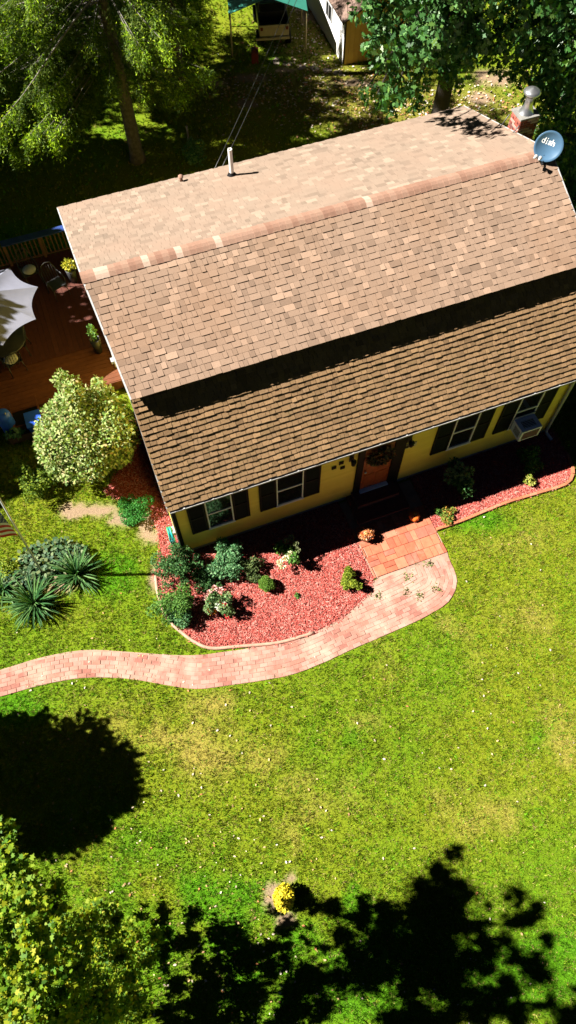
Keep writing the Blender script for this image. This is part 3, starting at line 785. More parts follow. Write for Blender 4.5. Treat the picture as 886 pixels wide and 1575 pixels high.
b.lathe([(.19, ct + .046), (.16, ct + .09), (.105, ct + .22), (.10, ct + .42), (.12, ct + .44), (.12, ct + .47), (.10, ct + .47)], 18, (fx_, fy_, 0))
b.lathe([(.04, ct + .47), (.20, ct + .52), (.215, ct + .56), (.15, ct + .61), (.0, ct + .66)], 18, (fx_, fy_, 0)); b.build('flue_pipe', M['steel'], chim)
b = MB(); b.tube([(cx0 - .03, cy0 - .02, ct - .1), (cx0 - .22, cy0 + .2, ct - .75)], .015, 6); b.tube([(cx0 - .03, cy1 + .02, ct - .1), (cx0 - .22, cy1 + .22, ct - .85)], .015, 6); b.build('brace', M['darkmetal'], chim)

# ------------------------------------------------------------------ things fixed on or near the house
# satellite dish
DC = W(10.86, 3.89, 6.38)
dish = empty('satellite_dish', 'sky tinted grey satellite dish with white lettering at the ridge end', 'satellite dish', W(10.76, 3.78, 6.09), AZ)
toC = (Vector((0, 0, CAM_H)) - DC).normalized(); toC = (toC + Vector((.12, -.05, -.12))).normalized()
xr_ = Vector((1, 0, 0)); xr_ = (xr_ - toC * xr_.dot(toC)).normalized(); yr_ = toC.cross(xr_)
inv = (Matrix.Translation(W(10.76, 3.78, 6.09)) @ Matrix.Rotation(AZ, 4, 'Z')).inverted()
DM = inv @ Matrix.Translation(DC) @ Matrix(((xr_.x, yr_.x, toC.x, 0), (xr_.y, yr_.y, toC.y, 0), (xr_.z, yr_.z, toC.z, 0), (0, 0, 0, 1)))
b = MB(); RD = .325
prof = [(0.001, 0)] + [(RD * k / 7, .09 * (k / 7) ** 2) for k in range(1, 8)] + [(RD + .006, .085), (RD * .8, .04), (.001, -.02)]
b.lathe(prof, 36, (0, 0, 0)); b.v = [tuple(DM @ Vector(v)) for v in b.v]; b.build('reflector', M['dishgrey'], dish)
lb = MB(); LT = Matrix.Rotation(rad(-17), 3, 'Z')
def on_dish(p):
    q = LT @ Vector((p[0], p[1], 0)) + Vector((.015, .085, 0)); r = math.hypot(q.x, q.y) / RD
    return DM @ Vector((q.x, q.y, .09 * r * r + .006))
for txt, ox_ in (('d', -.145), ('sh', .055)):
    cu = bpy.data.curves.new('lettering', 'FONT'); cu.body = txt; cu.size = .185; cu.align_x = 'CENTER'; cu.align_y = 'BOTTOM_BASELINE'; cu.offset = .0025
    tmp = bpy.data.objects.new('lettering_curve', cu); COL.objects.link(tmp)
    bpy.context.view_layer.update()
    tm = bpy.data.meshes.new_from_object(tmp.evaluated_get(bpy.context.evaluated_depsgraph_get()))
    bpy.data.objects.remove(tmp)
    lb.add([on_dish((v.co.x + ox_, v.co.y - .06)) for v in tm.vertices], [tuple(f.vertices) for f in tm.polygons])
for dx, dy in ((-.062, .055), (-.062, .015), (-.062, -.022), (-.062, -.055)):
    k = 8; lb.add([on_dish((dx + .013 * math.cos(2 * math.pi * i / k), dy + .013 * math.sin(2 * math.pi * i / k))) for i in range(k)], [tuple(range(k))])
lb.build('lettering', M['lettering'], dish)
foot = Vector((0, 0, 0.02)); cen = DM @ Vector((0, 0, -.02)); lnb = DM @ Vector((-.22, -.20, .34))
b = MB(); b.tube([foot, foot + Vector((0, .02, .10)), DM @ Vector((-.06, -.30, -.03)), DM @ Vector((0, -.1, -.06)), cen], .022, 8); b.build('mast', M['darkmetal'], dish)
b = MB(); b.tube([DM @ Vector((-.05, -.31, .06)), DM @ Vector((-.12, -.34, .2)), lnb], .016, 6); b.build('feed_arm', M['darkmetal'], dish)
b = MB()
for k in (-.5, .5):
    c = lnb + DM.to_3x3() @ Vector((.10 * k, -.03 * k, 0)); d_ = (DM @ Vector((0, 0, 0)) - c).normalized()
    b.tube([c - d_ * .07, c - d_ * .03, c, c + d_ * .03], [.022, .03, .042, .044], 12)
b.build('receiver', M['white'], dish)
b = MB(); b.box(-.09, .09, -.09, .09, -.03, .03, Matrix.Rotation(rad(23), 4, 'X')); b.build('mount_foot', M['darkmetal'], dish)

# window air conditioner
ac = empty('air_conditioner', 'white window air conditioner sticking out below the last window on the right', 'air conditioner', W(9.62, -.075, 1.04), AZ)
b = MB(); b.box(-.3, .3, -.46, .0, .0, .42); o = b.build('casing', M['acbox'], ac)
g = MB(); g.box(-.24, .24, -.468, -.461, .05, .36); g.build('front_grille', M['darkmetal'], ac)
g = MB(); g.box(-.18, .18, -.36, -.14, .421, .425); g.build('top_vent', M['darkmetal'], ac)
for k in range(5):
    g = MB(); g.box(-.17, .17, -.345 + k * .045, -.335 + k * .045, .426, .432); g.build('vent_slat', M['acbox'], ac)
for sx in (-1, 1):
    g = MB(); x0 = sx * .301
    for k in range(6): g.box(min(x0, x0 + sx * .004), max(x0, x0 + sx * .004), -.38, -.14, .08 + k * .045, .1 + k * .045)
    g.build('side_louvre', M['darkmetal'], ac)
    g = MB(); g.box(min(sx * .3, sx * .32), max(sx * .3, sx * .32), -.03, -.005, -.02, .5); g.build('side_panel', M['white'], ac)
g = MB(); g.box(-.31, .31, -.03, -.004, .43, .5); g.build('top_rail', M['white'], ac)

# wreath
wr = empty('wreath', 'round dried flower wreath hanging on the orange front door', 'wreath', W(5.36, -.09, 1.95), AZ)
n = 420; t = rng.uniform(0, 2 * np.pi, n); r = .24 + rng.normal(0, .045, n)
P = np.stack([r * np.cos(t), -.02 - .05 * rng.random(n), r * np.sin(t)], 1)
V = leaves(P, rdir(n) + np.stack([np.cos(t), -np.ones(n) * .4, np.sin(t)], 1), rdir(n), .08 + .05 * rng.random(n), OUT_LEAF6)
link('foliage', poly_mesh('foliage', V, 6), wr, leafmat('wreath_leaf', [(.03, .03, .012), (.10, .05, .02), (.25, .18, .10), (.05, .04, .015), (.30, .10, .03)], .8, .1))
b = MB(); b.tube([(.22 * math.cos(k * .314), 0, .22 * math.sin(k * .314)) for k in range(21)], .02, 6); b.build('hoop', M['bark'], wr)
# plaques on the wall
pl = empty('wall_decoration', 'trio of small black square plaques on siding left of the door', 'decoration', W(4.27, -.03, 1.95), AZ)
for (dx, dz) in ((-.13, .02), (.06, .14), (.11, -.11)):
    b = MB(); b.box(dx - .06, dx + .06, -.02, 0, dz - .06, dz + .06); q = b.build('plaque', M['black'], pl)
hs = empty('house_sign', 'small dark and pale name sign below the right porch lamp', 'sign', W(6.25, -.03, 1.83), AZ)
b = MB(); b.box(-.17, .17, -.018, 0, -.09, .09); b.build('board', plain('sign_board', (.45, .40, .22), .7), hs)
b = MB()
for (x0, x1, z0, z1) in ((-.14, .12, .04, .06), (-.14, -.05, -.06, .02), (-.03, .03, -.05, -.01), (.05, .1, -.06, -.02)): b.box(x0, x1, -.024, -.019, z0, z1)
b.build('motif', M['black'], hs)

# hose on the corner
hose = empty('garden_hose', 'teal garden hose coiled on a hanger at the house corner', 'hose', W(-.06, .30, .62), AZ)
for k, (mm, nm) in enumerate(((M['teal'], 'hose_coil'), (M['hosegreen'], 'hose_coil'))):
    pts = []
    for i in range(150):
        t = i / 150 * 2 * math.pi * 7; r1 = .16 + .04 * math.sin(t * .37 + k * 2)
        pts.append((-.06 - .09 * (i / 150) - .03 * math.sin(t * .8), r1 * math.cos(t) + .02 * k, r1 * 1.75 * math.sin(t) - .05))
    b = MB(); b.tube(pts, .015, 5); b.build(nm, mm, hose)
b = MB(); b.box(-.05, .02, -.1, .1, .12, .26); b.build('hanger', M['white'], hose)

# power cables from the rear eave
for k, (dx, lab) in enumerate(((0, 'upper thin service cable running from rear eave over the back yard'), (.28, 'lower thin service cable running from rear eave over the back yard'))):
    a0 = W(3.85 + dx * .7, 7.84, 4.80 - .02 * k); a1 = aty(470 + k * 8, 128, 31) if False else Vector((1.6 + dx, 34, 3.4))
    pts = [a0.lerp(a1, t / 12) - Vector((0, 0, 1.2 * (t / 12) * (1 - t / 12))) for t in range(13)]
    b = MB(); b.tube([p - a0 for p in pts], .010, 5)
    o = b.build('service_cable', M['darkmetal']); o.location = a0; tag(o, lab, 'cable', 'service cables')

# ------------------------------------------------------------------ vegetation builders
def plant(name, label, cat, loc, group=None): return empty(name, label, cat, loc, 0, group)
def clump_points(cl, per_m3=None, n=None, shell=.55):
    """cl: list of (center, rx, ry, rz); returns points, outward dirs"""
    vol = np.array([c[1] * c[2] * c[3] for c in cl]); cnt = np.maximum(1, (n * vol ** .72 / (vol ** .72).sum()).astype(int))
    Ps, Ds = [], []
    for (c, rx, ry, rz), k in zip(cl, cnt):
        d = rdir(k); r = (shell + (1 - shell) * rng.random((k, 1))) ** .8 if shell >= 0 else np.abs(rng.normal(0, .5, (k, 1))) + .05
        lump = .78 + .44 * vnoise(d[:, 0] * 2.3 + c[0] * 3 + 50, d[:, 1] * 2.3 + d[:, 2] * 1.7 + c[1] * 3 + 50)[:, None]
        Ps.append(np.array(c)[None] + d * r * lump * np.array((rx, ry, rz))); Ds.append(d)
    return np.concatenate(Ps), np.concatenate(Ds)
def crown(name, parent, cl, n, size, outline, mat, shell=.5, up=.5, droop=.0, stuff=False):
    P, D = clump_points(cl, n=n, shell=shell); n = len(P)
    N = unit(rdir(n) * .8 + D * .6 + np.array((0, 0, up)))
    dirs = rdir(n) + D * .7 + np.array((0, 0, -droop))
    V = leaves(P, dirs, N, size * (.6 + .8 * rng.random(n)), outline)
    return link(name, poly_mesh(name, V, len(outline)), parent, mat)
def trunk_limbs(parent, path_, r0, r1, limbs, mat, nm='trunk', n=10):
    b = MB(); k = len(path_)
    b.tube(path_, [r0 + (r1 - r0) * (i / (k - 1)) ** .8 for i in range(k)], n)
    for (s, e, ra, rb) in limbs:
        s, e = Vector(s), Vector(e); m1 = s.lerp(e, .35) + Vector((random.uniform(-.1, .1), random.uniform(-.1, .1), .12 * (e - s).length)); m2 = s.lerp(e, .7) + Vector((random.uniform(-.15, .15), random.uniform(-.15, .15), .08 * (e - s).length))
        b.tube([s, m1, m2, e], [ra, ra * .75, ra * .5, rb], 6)
    return b.build(nm, mat, parent)

# big pale shrub at the deck corner
bc = at(133, 668, 1.55)
sh = plant('variegated_shrub', 'large round shrub with cream and green leaves at the deck corner', 'shrub', (bc.x, bc.y, 0))
cl = [((0, 0, 1.45), 1.05, 1.05, 1.1)]
for i in range(46):
    d = rdir(1)[0]; d[2] = abs(d[2]) * 1.1 - .35 if i % 4 else d[2]
    cl.append(((d[0] * .98, d[1] * .98, 1.5 + d[2] * 1.12), .42, .42, .42))
for i in range(12):
    cl.append(((random.uniform(-.5, .7), random.uniform(.1, .9), 2.55 + random.uniform(0, .25)), .16, .16, .32))
mv = leafmat('variegated_leaf', [(.06, .12, .02), (.20, .25, .08), (.09, .18, .03), (.27, .32, .11), (.33, .33, .15), (.12, .22, .03), (.33, .25, .12), (.22, .31, .06), (.05, .11, .02)], .6, .2, .3)
crown('foliage', sh, cl, 27000, .085, OUT_LEAF6, mv, .72, .5)
trunk_limbs(sh, [(0, 0, -.05), (0, 0, .5), (.02, 0, 1.4)], .07, .04, [((0, 0, .3), (c[0][0] * .8, c[0][1] * .8, c[0][2] * .85), .035, .012) for c in cl[1:20]], M['bark'], 'stem')

def small_shrub(name, label, px, py, zc, rx, rz, n, size, cols, outline=OUT_LEAF6, lumps=14, cat='shrub', trans=.25, up=.5, group=None):
    c = at(px, py, zc)
    o = plant(name, label, cat, (c.x, c.y, 0), group)
    cl = [((0, 0, zc * .9), rx * .6, rx * .6, rz * .62)]
    for i in range(lumps):
        d = rdir(1)[0]; q_ = random.uniform(.16, .42); w_ = random.uniform(.55, 1.05); cl.append(((d[0] * rx * w_, d[1] * rx * w_, max(rz * .2, zc + d[2] * rz * .8)), rx * q_, rx * q_, rz * q_ * 1.2))
    crown('foliage', o, cl, int(n * 1.7), size * .78, outline, leafmat(name + '_leaf', cols, .65, trans, .18), .6, up)
    b = MB()
    for i in range(5):
        d = rdir(1)[0]; b.tube([(d[0] * .04, d[1] * .04, -.03), (d[0] * rx * .3, d[1] * rx * .3, zc * .6), (d[0] * rx * .55, d[1] * rx * .55, zc)], [.018, .012, .006], 5)
    b.build('stem', M['bark'], o)
    return o
GREEN = [(.025, .085, .015), (.06, .15, .02), (.10, .20, .03), (.04, .11, .02), (.13, .24, .045)]
DKGREEN = [(.015, .055, .015), (.03, .09, .025), (.05, .13, .035), (.08, .17, .05), (.025, .075, .02)]
BLUEG = [(.02, .08, .03), (.045, .14, .05), (.09, .20, .08), (.15, .26, .12), (.03, .11, .035)]
YELG = [(.10, .16, .01), (.16, .22, .015), (.22, .26, .02), (.07, .13, .012), (.26, .27, .03)]
small_shrub('evergreen_shrub', 'bushy dark green shrub right at the front corner of the house', 272, 868, .55, .52, .5, 3200, .06, DKGREEN, lumps=18)
small_shrub('evergreen_shrub', 'loose green shrub beside the curved edging, nearest the lawn', 268, 925, .42, .55, .42, 3000, .06, GREEN, lumps=20)
small_shrub('evergreen_shrub', 'low bluish green shrub below the first window', 348, 862, .45, .5, .42, 2800, .065, BLUEG, lumps=20)
small_shrub('evergreen_shrub', 'small dull green shrub at right end of the low bluish one', 385, 872, .34, .33, .32, 1500, .055, [(.03, .05, .015), (.06, .10, .03), (.10, .14, .04), (.13, .16, .06)], lumps=10)
small_shrub('evergreen_shrub', 'small shaded sprig of green between corner shrub and roses', 318, 893, .28, .36, .26, 1100, .055, DKGREEN, lumps=9)
small_shrub('evergreen_shrub', 'bushy shrub on the bend of the edging below the corner shrub', 272, 948, .3, .34, .3, 1400, .06, BLUEG, lumps=10)
small_shrub('boxwood', 'clipped round green boxwood ball in the red mulch', 410, 897, .30, .34, .31, 4200, .034, [(.04, .10, .012), (.07, .15, .015), (.10, .19, .02), (.14, .22, .03)], OUT_DIAMOND, 0, 'shrub')
small_shrub('golden_shrub', 'small round yellow green shrub in red mulch by the pavers', 535, 894, .27, .29, .28, 2200, .05, YELG, lumps=8)
small_shrub('low_shrub', 'low bright green shrub beside the left gable wall', 206, 783, .3, .5, .3, 2600, .05, [(.015, .10, .015), (.03, .15, .02), (.05, .19, .03)], lumps=14)
small_shrub('low_shrub', 'loose yellow green shrub in the shade left of the cream shrub', 48, 738, .5, .55, .5, 2400, .075, [(.04, .09, .01), (.09, .15, .012), (.16, .2, .012), (.03, .07, .01)], lumps=16)
small_shrub('mulch_sprig', 'tiny green sprig alone in the middle of the mulch', 457, 916, .06, .09, .07, 120, .05, GREEN, lumps=2, cat='plant')
small_shrub('border_plant', 'little green and orange plant at the paver end of the narrow bed', 688, 793, .16, .26, .16, 700, .06, [(.05, .12, .015), (.12, .2, .03), (.25, .25, .04), (.35, .15, .03), (.08, .15, .02)], lumps=8, cat='plant')
small_shrub('border_plant', 'little bright yellow green plant on the shade line of the narrow bed', 813, 738, .18, .20, .18, 420, .07, [(.15, .2, .02), (.3, .3, .05), (.4, .35, .1), (.1, .2, .02)], lumps=6, cat='plant')
small_shrub('shade_plant', 'dim leafy plant in shade under the air conditioner', 815, 705, .3, .4, .3, 900, .07, GREEN, lumps=8, cat='plant')
small_shrub('border_plant', 'thin sprig of foliage just right of the orange pumpkin', 676, 788, .12, .16, .13, 200, .06, GREEN, lumps=4, cat='plant')

def blooms(o, pts, r, mat, nm='bloom'):
    for p in pts:
        b = MB()
        k = 40
        d = rdir(k); d[:, 2] = np.abs(d[:, 2]) * .9
        V = leaves(np.array(p)[None] + d * r * .55, d + rdir(k) * .3, rdir(k) + d, np.full(k, r * .8), OUT_LEAF6)
        link(nm, poly_mesh(nm, V, 6), o, mat)
mcream = leafmat('cream_petal', [(.62, .58, .36), (.7, .66, .48), (.52, .52, .26)], .7, .2)
mpink = leafmat('pink_petal', [(.6, .25, .25), (.7, .38, .36), (.72, .5, .46)], .7, .2)
mred = leafmat('red_petal', [(.6, .02, .03), (.7, .06, .05), (.5, .02, .05)], .7, .1)
morange = leafmat('orange_petal', [(.6, .15, .01), (.7, .24, .02), (.5, .1, .01)], .7, .1)
mwhite = leafmat('white_petal', [(.7, .7, .66), (.75, .72, .7)], .7, .2)
o = small_shrub('hydrangea', 'hydrangea with cream blooms at the shade edge, left of the steps', 446, 850, .45, .30, .35, 500, .10, GREEN, lumps=8, cat='plant')
base = o.location
def rel(px, py, z): return tuple(at(px, py, z) - base)
blooms(o, [rel(447, 853, .6), rel(434, 871, .42), rel(440, 860, .5), rel(431, 866, .4)], .085, mcream)
blooms(o, [rel(441, 832, .75), rel(455, 836, .75), rel(458, 846, .6), rel(448, 827, .8)], .07, leafmat('faded_petal', [(.12, .16, .06), (.2, .2, .1)], .7, .2), 'faded_bloom')
o = small_shrub('hydrangea', 'hydrangea with dim greenish blooms in shade right of the door', 707, 735, .4, .45, .35, 700, .10, DKGREEN, lumps=10, cat='plant')
base = o.location
blooms(o, [rel(693, 727, .7), rel(705, 734, .7), rel(688, 735, .6), rel(722, 724, .7), rel(721, 742, .6), rel(706, 717, .8), rel(715, 731, .7)], .12, leafmat('green_petal', [(.26, .34, .12), (.33, .4, .18), (.2, .3, .1)], .7, .2))
o = small_shrub('rose_bush', 'rose bush with pink, white and orange blooms in red mulch', 337, 926, .42, .33, .4, 1300, .065, [(.04, .10, .03), (.09, .17, .05), (.14, .22, .08), (.2, .26, .12)], lumps=12, cat='plant')
base = o.location
blooms(o, [rel(322, 912, .6), rel(340, 908, .65), rel(330, 905, .7), rel(318, 920, .5)], .07, mpink)
blooms(o, [rel(334, 932, .5), rel(337, 936, .5), rel(345, 930, .5)], .06, mwhite)
blooms(o, [rel(345, 931, .62), rel(349, 948, .3)], .065, mred, 'red_bloom')
blooms(o, [rel(322, 939, .4), rel(325, 943, .35), rel(330, 941, .35), rel(321, 930, .45)], .06, morange, 'orange_bloom')
b = at(437, 1381, .3)
mum = plant('mum_plant', 'round bright yellow mum in bloom alone on the lawn', 'plant', (b.x, b.y, 0))
d = rdir(1300); d[:, 2] = np.where(d[:, 2] < -.3, -d[:, 2], d[:, 2]); d = unit(d)
Pm = d * np.array((.21, .245, .24)) * (.88 + .14 * rng.random((1300, 1))) + np.array((0, 0, .29))
V = leaves(Pm, d * .3 + rdir(1300), d + rdir(1300) * .35, .045 + .02 * rng.random(1300), OUT_LEAF6)
link('bloom', poly_mesh('bloom', V, 6), mum, leafmat('mum_petal', [(.55, .44, .008), (.62, .50, .01), (.46, .36, .008), (.66, .56, .02), (.36, .27, .01)], .7, .1, tint=(1, 1, .3)))
b = MB(); b.lathe([(.001, .04), (.13, .06), (.185, .2), (.19, .35), (.12, .47), (.001, .5)], 16); b.build('foliage', plain('mum_green', (.05, .08, .01), .8), mum)
b = MB(); b.tube([(0, 0, -.02), (0, 0, .1)], .04, 8); b.build('stem', M['bark'], mum)

# weeds in the path
for k, (px, py, lab) in enumerate(((672, 907, 'largest weed tuft near the rounded end of the brick path'), (626, 912, 'weed tuft mid way along the brick below the pavers'), (645, 916, 'small weed tuft between two others on the dusty brick'), (581, 917, 'weed tuft at the mulch corner left of the pavers'), (626, 890, 'flat grey green weed just under the paver edge'), (660, 868, 'tiny weed tuft in the joint right of the pavers'))):
    c = at(px, py); o = plant('weed_tuft', lab, 'weed', (c.x, c.y, .02), 'weeds growing in the brick path')
    n = 60; P = np.concatenate([rng.normal(0, .06, (n, 2)), np.zeros((n, 1))], 1)
    wb = link('blades', poly_mesh('blades', leaves(P, rdir(n) + np.array((0, 0, .8)), rdir(n), .03 + .05 * rng.random(n), OUT_DIAMOND), 4), o, leafmat('weed_leaf', [(.07, .12, .02), (.12, .17, .04), (.18, .18, .07)], .7, .2)); tag(wb, kind='stuff')

# yuccas: every leaf an object of its own
YM = leafmat('yucca_leaf', [(.012, .05, .015), (.03, .095, .025), (.055, .135, .035), (.09, .17, .05), (.02, .07, .02)], .5, .12, .22)
yb = MB()
yb.add([(0, -.014, 0), (0, .014, 0), (.35, .028, .06), (.35, 0, .04), (.35, -.028, .06), (.75, .018, .045), (.75, 0, .03), (.75, -.018, .045), (1, 0, -.06)],
       [(0, 3, 4), (0, 1, 3), (1, 2, 3), (3, 2, 5, 6), (4, 3, 6, 7), (6, 5, 8), (7, 6, 8)])
YL = yb.mesh('yucca_leaf'); YL.materials.append(YM)
for (px, py, r, nlv, lab) in ((52, 928, .78, 120, 'largest spiky yucca at the lawn edge of the flagpole bed'), (118, 884, .74, 110, 'spiky yucca just right of the flagpole foot'), (4, 905, .6, 80, 'spiky yucca cut by the left edge of the photo')):
    c = at(px, py, .12); o = plant('yucca', lab, 'plant', (c.x, c.y, 0), 'yuccas around the flagpole')
    for k in range(nlv):
        a_ = random.uniform(0, 2 * math.pi); el = random.choice([random.uniform(.05, .5), random.uniform(.3, 1.3)]); ln = r * random.uniform(.75, 1.1)
        q = link('leaf', YL, o)
        q.matrix_local = Matrix.Translation((.03 * math.cos(a_), .03 * math.sin(a_), .08)) @ Matrix.Rotation(a_, 4, 'Z') @ Matrix.Rotation(-el, 4, 'Y') @ Matrix.Diagonal((ln * random.choice((1, 1, .8, 1.1)), random.uniform(.8, 1.15), ln, 1))
# broad-leaved ground cover behind
hp = [xy(*p) for p in ((8, 905), (20, 868), (60, 842), (100, 832), (135, 845), (142, 868), (110, 878), (85, 888), (55, 905))]
n = 9000; x = rng.uniform(-8, -4, n); y = rng.uniform(6, 9, n); k = inpoly(x, y, hp); x, y = x[k], y[k]; n = len(x)
P = np.stack([x, y, .05 + .25 * rng.random(n)], 1)
V = leaves(P, rdir(n) * np.array((1, 1, .4)) + np.array((0, 0, .15)), rdir(n) * .6 + np.array((0, 0, 1)),   .06 + .07 * rng.random(n), OUT_LEAF6 * np.array((1, 1.3, 1)))
hl = link('ground_cover', poly_mesh('ground_cover', V, 6), None, leafmat('hosta_leaf', [(.01, .035, .016), (.025, .065, .03), (.06, .10, .045), (.018, .06, .016), (.13, .16, .07), (.04, .085, .025)], .6, .15, .2))
tag(hl, 'broad grey green ground cover leaves behind the flagpole', 'ground cover', kind='stuff')
small_shrub('border_plant', 'golden yellow green tuft at left of the flagpole bed', 12, 880, .2, .33, .2, 700, .08, YELG, lumps=7, cat='plant')

# flagpole and flag
fp = at(67, 885)
pole = empty('flagpole', 'thin grey flagpole standing among the yuccas', 'flagpole', (fp.x, fp.y, 0))
b = MB(); b.tube([(0, 0, -.1), (.373, 0, 4.6)], [.030, .022], 10); b.build('pole', M['alu'], pole)
b = MB(); b.lathe([(.001, 4.6), (.04, 4.63), (.04, 4.67), (.001, 4.71)], 10, (.373, 0, 0)); b.build('finial', M['steel'], pole)
flag = empty('flag', 'red and white striped american flag drooping from the flagpole', 'flag', (fp.x + .17, fp.y, 2.4))
FH, FL = 1.4, 2.0
def flagpt(u, v):  # u along the fly 0..1, v down the hoist 0..1
    x = -.03 - u * FL * .5; y = .05 * math.sin(u * 10 + v * 1.2) * u ** .5
    z = FH * (1 - v) - u * u * .12
    return (x, y, z)
parts = {'flagred': MB(), 'flagwhite': MB(), 'flagblue': MB()}
NU = 26
for r in range(13):
    for i in range(NU):
        u0, u1, v0, v1 = i / NU, (i + 1) / NU, r / 13, (r + 1) / 13
        key = 'flagblue' if (r < 7 and u1 <= .405) else ('flagred' if r % 2 == 0 else 'flagwhite')
        parts[key].add([flagpt(u0, v0), flagpt(u1, v0), flagpt(u1, v1), flagpt(u0, v1)], [(0, 1, 2, 3)], True)
for k, nm in (('flagred', 'red_stripes'), ('flagwhite', 'white_stripes'), ('flagblue', 'canton')): parts[k].build(nm, M[k], flag)
sb = MB()
for r in range(9):
    for k in range(6 if r % 2 == 0 else 5):
        u = (.034 + k * .067 + (0 if r % 2 == 0 else .033)); v = .03 + r * .058
        for off in (-.012, .012):
            cpt = Vector(flagpt(u, v)) + Vector((0, off * .5, 0)); vs = [cpt + Vector((math.cos(j * math.pi / 5 + 1.57) * (.022 if j % 2 == 0 else .009), 0, math.sin(j * math.pi / 5 + 1.57) * (.022 if j % 2 == 0 else .009))) for j in range(10)]
            sb.add(vs, [tuple(range(10))])
sb.build('stars', M['flagwhite'], flag)

# pots and pumpkin
c = at(563, 824, .2)
pt = empty('flower_pot', 'grey pot of orange mums at the shade edge by the pavers', 'flower pot', (c.x, c.y, .0))
b = MB(); b.lathe([(.001, .02), (.11, .02), (.16, .24), (.17, .26), (.15, .26), (.14, .2), (.001, .2)], 18); b.build('pot', M['terracotta'], pt)
b = MB(); b.lathe([(.001, .205), (.135, .205), (.1, .22), (.001, .23)], 12); b.build('soil', M['bark'], pt)
d = rdir(420); d[:, 2] = np.abs(d[:, 2]); P = d * np.array((.19, .17, .15)) + np.array((0, 0, .26))
link('bloom', poly_mesh('bloom', leaves(P, rdir(420), d + rdir(420) * .4, .05 + .02 * rng.random(420), OUT_LEAF6), 6), pt, leafmat('mum_orange', [(.5, .13, .02), (.4, .08, .02), (.6, .28, .08), (.25, .05, .02), (.55, .35, .2)], .7, .1))
c = at(637, 795, .1)
pk = empty('pumpkin', 'small orange pumpkin in shade at the top of the pavers', 'pumpkin', (c.x, c.y, .02))
b = MB(); vs = []; fs = []
for i in range(9):
    th = math.pi * i / 8
    for k in range(24):
        ph = 2 * math.pi * k / 24; rr = .15 * math.sin(th) * (1 + .07 * math.cos(8 * ph)) + .002; vs.append((rr * math.cos(ph), rr * math.sin(ph), .11 + .115 * math.cos(th) - .02 * math.exp(-(th / .4) ** 2)))
for i in range(8):
    for k in range(24): fs.append((i * 24 + k, (i + 1) * 24 + k, (i + 1) * 24 + (k + 1) % 24, i * 24 + (k + 1) % 24))
b.add(vs, fs, True); b.build('fruit', M['pumpkin'], pk)
b = MB(); b.tube([(0, 0, .19), (.01, 0, .24), (.03, .01, .27)], [.02, .015, .018], 7); b.build('stalk', plain('stalk', (.10, .10, .03), .8), pk)

# ------------------------------------------------------------------ deck and its furniture
DZ = .45
deck = empty('deck', 'reddish brown wooden deck beside the left gable wall', 'deck', W(0, 0), AZ)
DX0, DX1, DY0, DY1, DYS = -4.6, -.06, 5.72, 11.4, 7.2
b = MB(); b.box(DX0 + .05, DX1 - .05, DY0 + .05, DY1 - .05, .02, DZ - .05); b.build('joists', M['bark'], deck)
x = DX0
while x < DX1 - .05:
    b = MB(); b.box(x + .004, min(x + .146, DX1) - .004, DYS + .005, DY1, DZ - .035 + random.gauss(0, .001), DZ + random.gauss(0, .0015)); b.build('deck_board', M['deckboard'], deck); x += .146
y = DY0
while y < DYS - .02:
    b = MB(); b.box(DX0, DX1, y + .004, min(y + .146, DYS) - .004, DZ - .035, DZ + random.gauss(0, .0015)); b.build('deck_board', M['deckedge'], deck); y += .146
b = MB(); b.box(DX0 - .03, DX1, DY0 - .03, DY0 - .002, .1, DZ - .01); b.build('rim_board', M['deckedge'], deck)
# rear railing with a pale cap tinted blue for sky light
px = [-2.25 + .0, -1.6, -.9, -.2]
for X in (-4.5, -3.4, -2.2, -1.1, -.12):
    b = MB(); b.box(X - .045, X + .045, DY1 - .1, DY1 - .01, DZ, DZ + .86); b.build('post', M['rail'], deck)
b = MB(); b.box(-2.25, -.08, DY1 - .2, DY1 + .06, DZ + .865, DZ + .905); b.build('rail_cap', M['skyrail'], deck)
b = MB(); b.box(-4.55, -2.26, DY1 - .1, DY1 - .01, DZ + .865, DZ + .905); b.build('top_rail', M['rail'], deck)
b = MB(); b.box(-4.55, -.08, DY1 - .075, DY1 - .035, DZ + .08, DZ + .12); b.build('bottom_rail', M['rail'], deck)
BAL = MB().box(-.018, .018, -.018, .018, 0, .745).mesh('baluster'); BAL.materials.append(M['rail'])
X = -4.4
while X < -.15:
    o = link('baluster', BAL, deck); o.location = (X, DY1 - .055, DZ + .12); X += .13
# left railing near the steps
for (x0, y0) in ((-3.62, 5.8), (-3.62, 6.9), (-3.62, 8.0)):
    b = MB(); b.box(x0 - .045, x0 + .045, y0 - .045, y0 + .045, DZ, DZ + .86); b.build('post', M['deckedge'], deck)
b = MB(); b.box(-3.68, -3.56, 5.75, 8.05, DZ + .865, DZ + .9); b.build('top_rail', M['deckedge'], deck)
y = 5.95
while y < 7.95:
    o = link('baluster', BAL, deck); o.location = (-3.62, y, DZ + .12); y += .13
b = MB(); b.box(-3.645, -3.595, 5.85, 7.95, DZ + .08, DZ + .12); b.build('bottom_rail', M['deckedge'], deck)
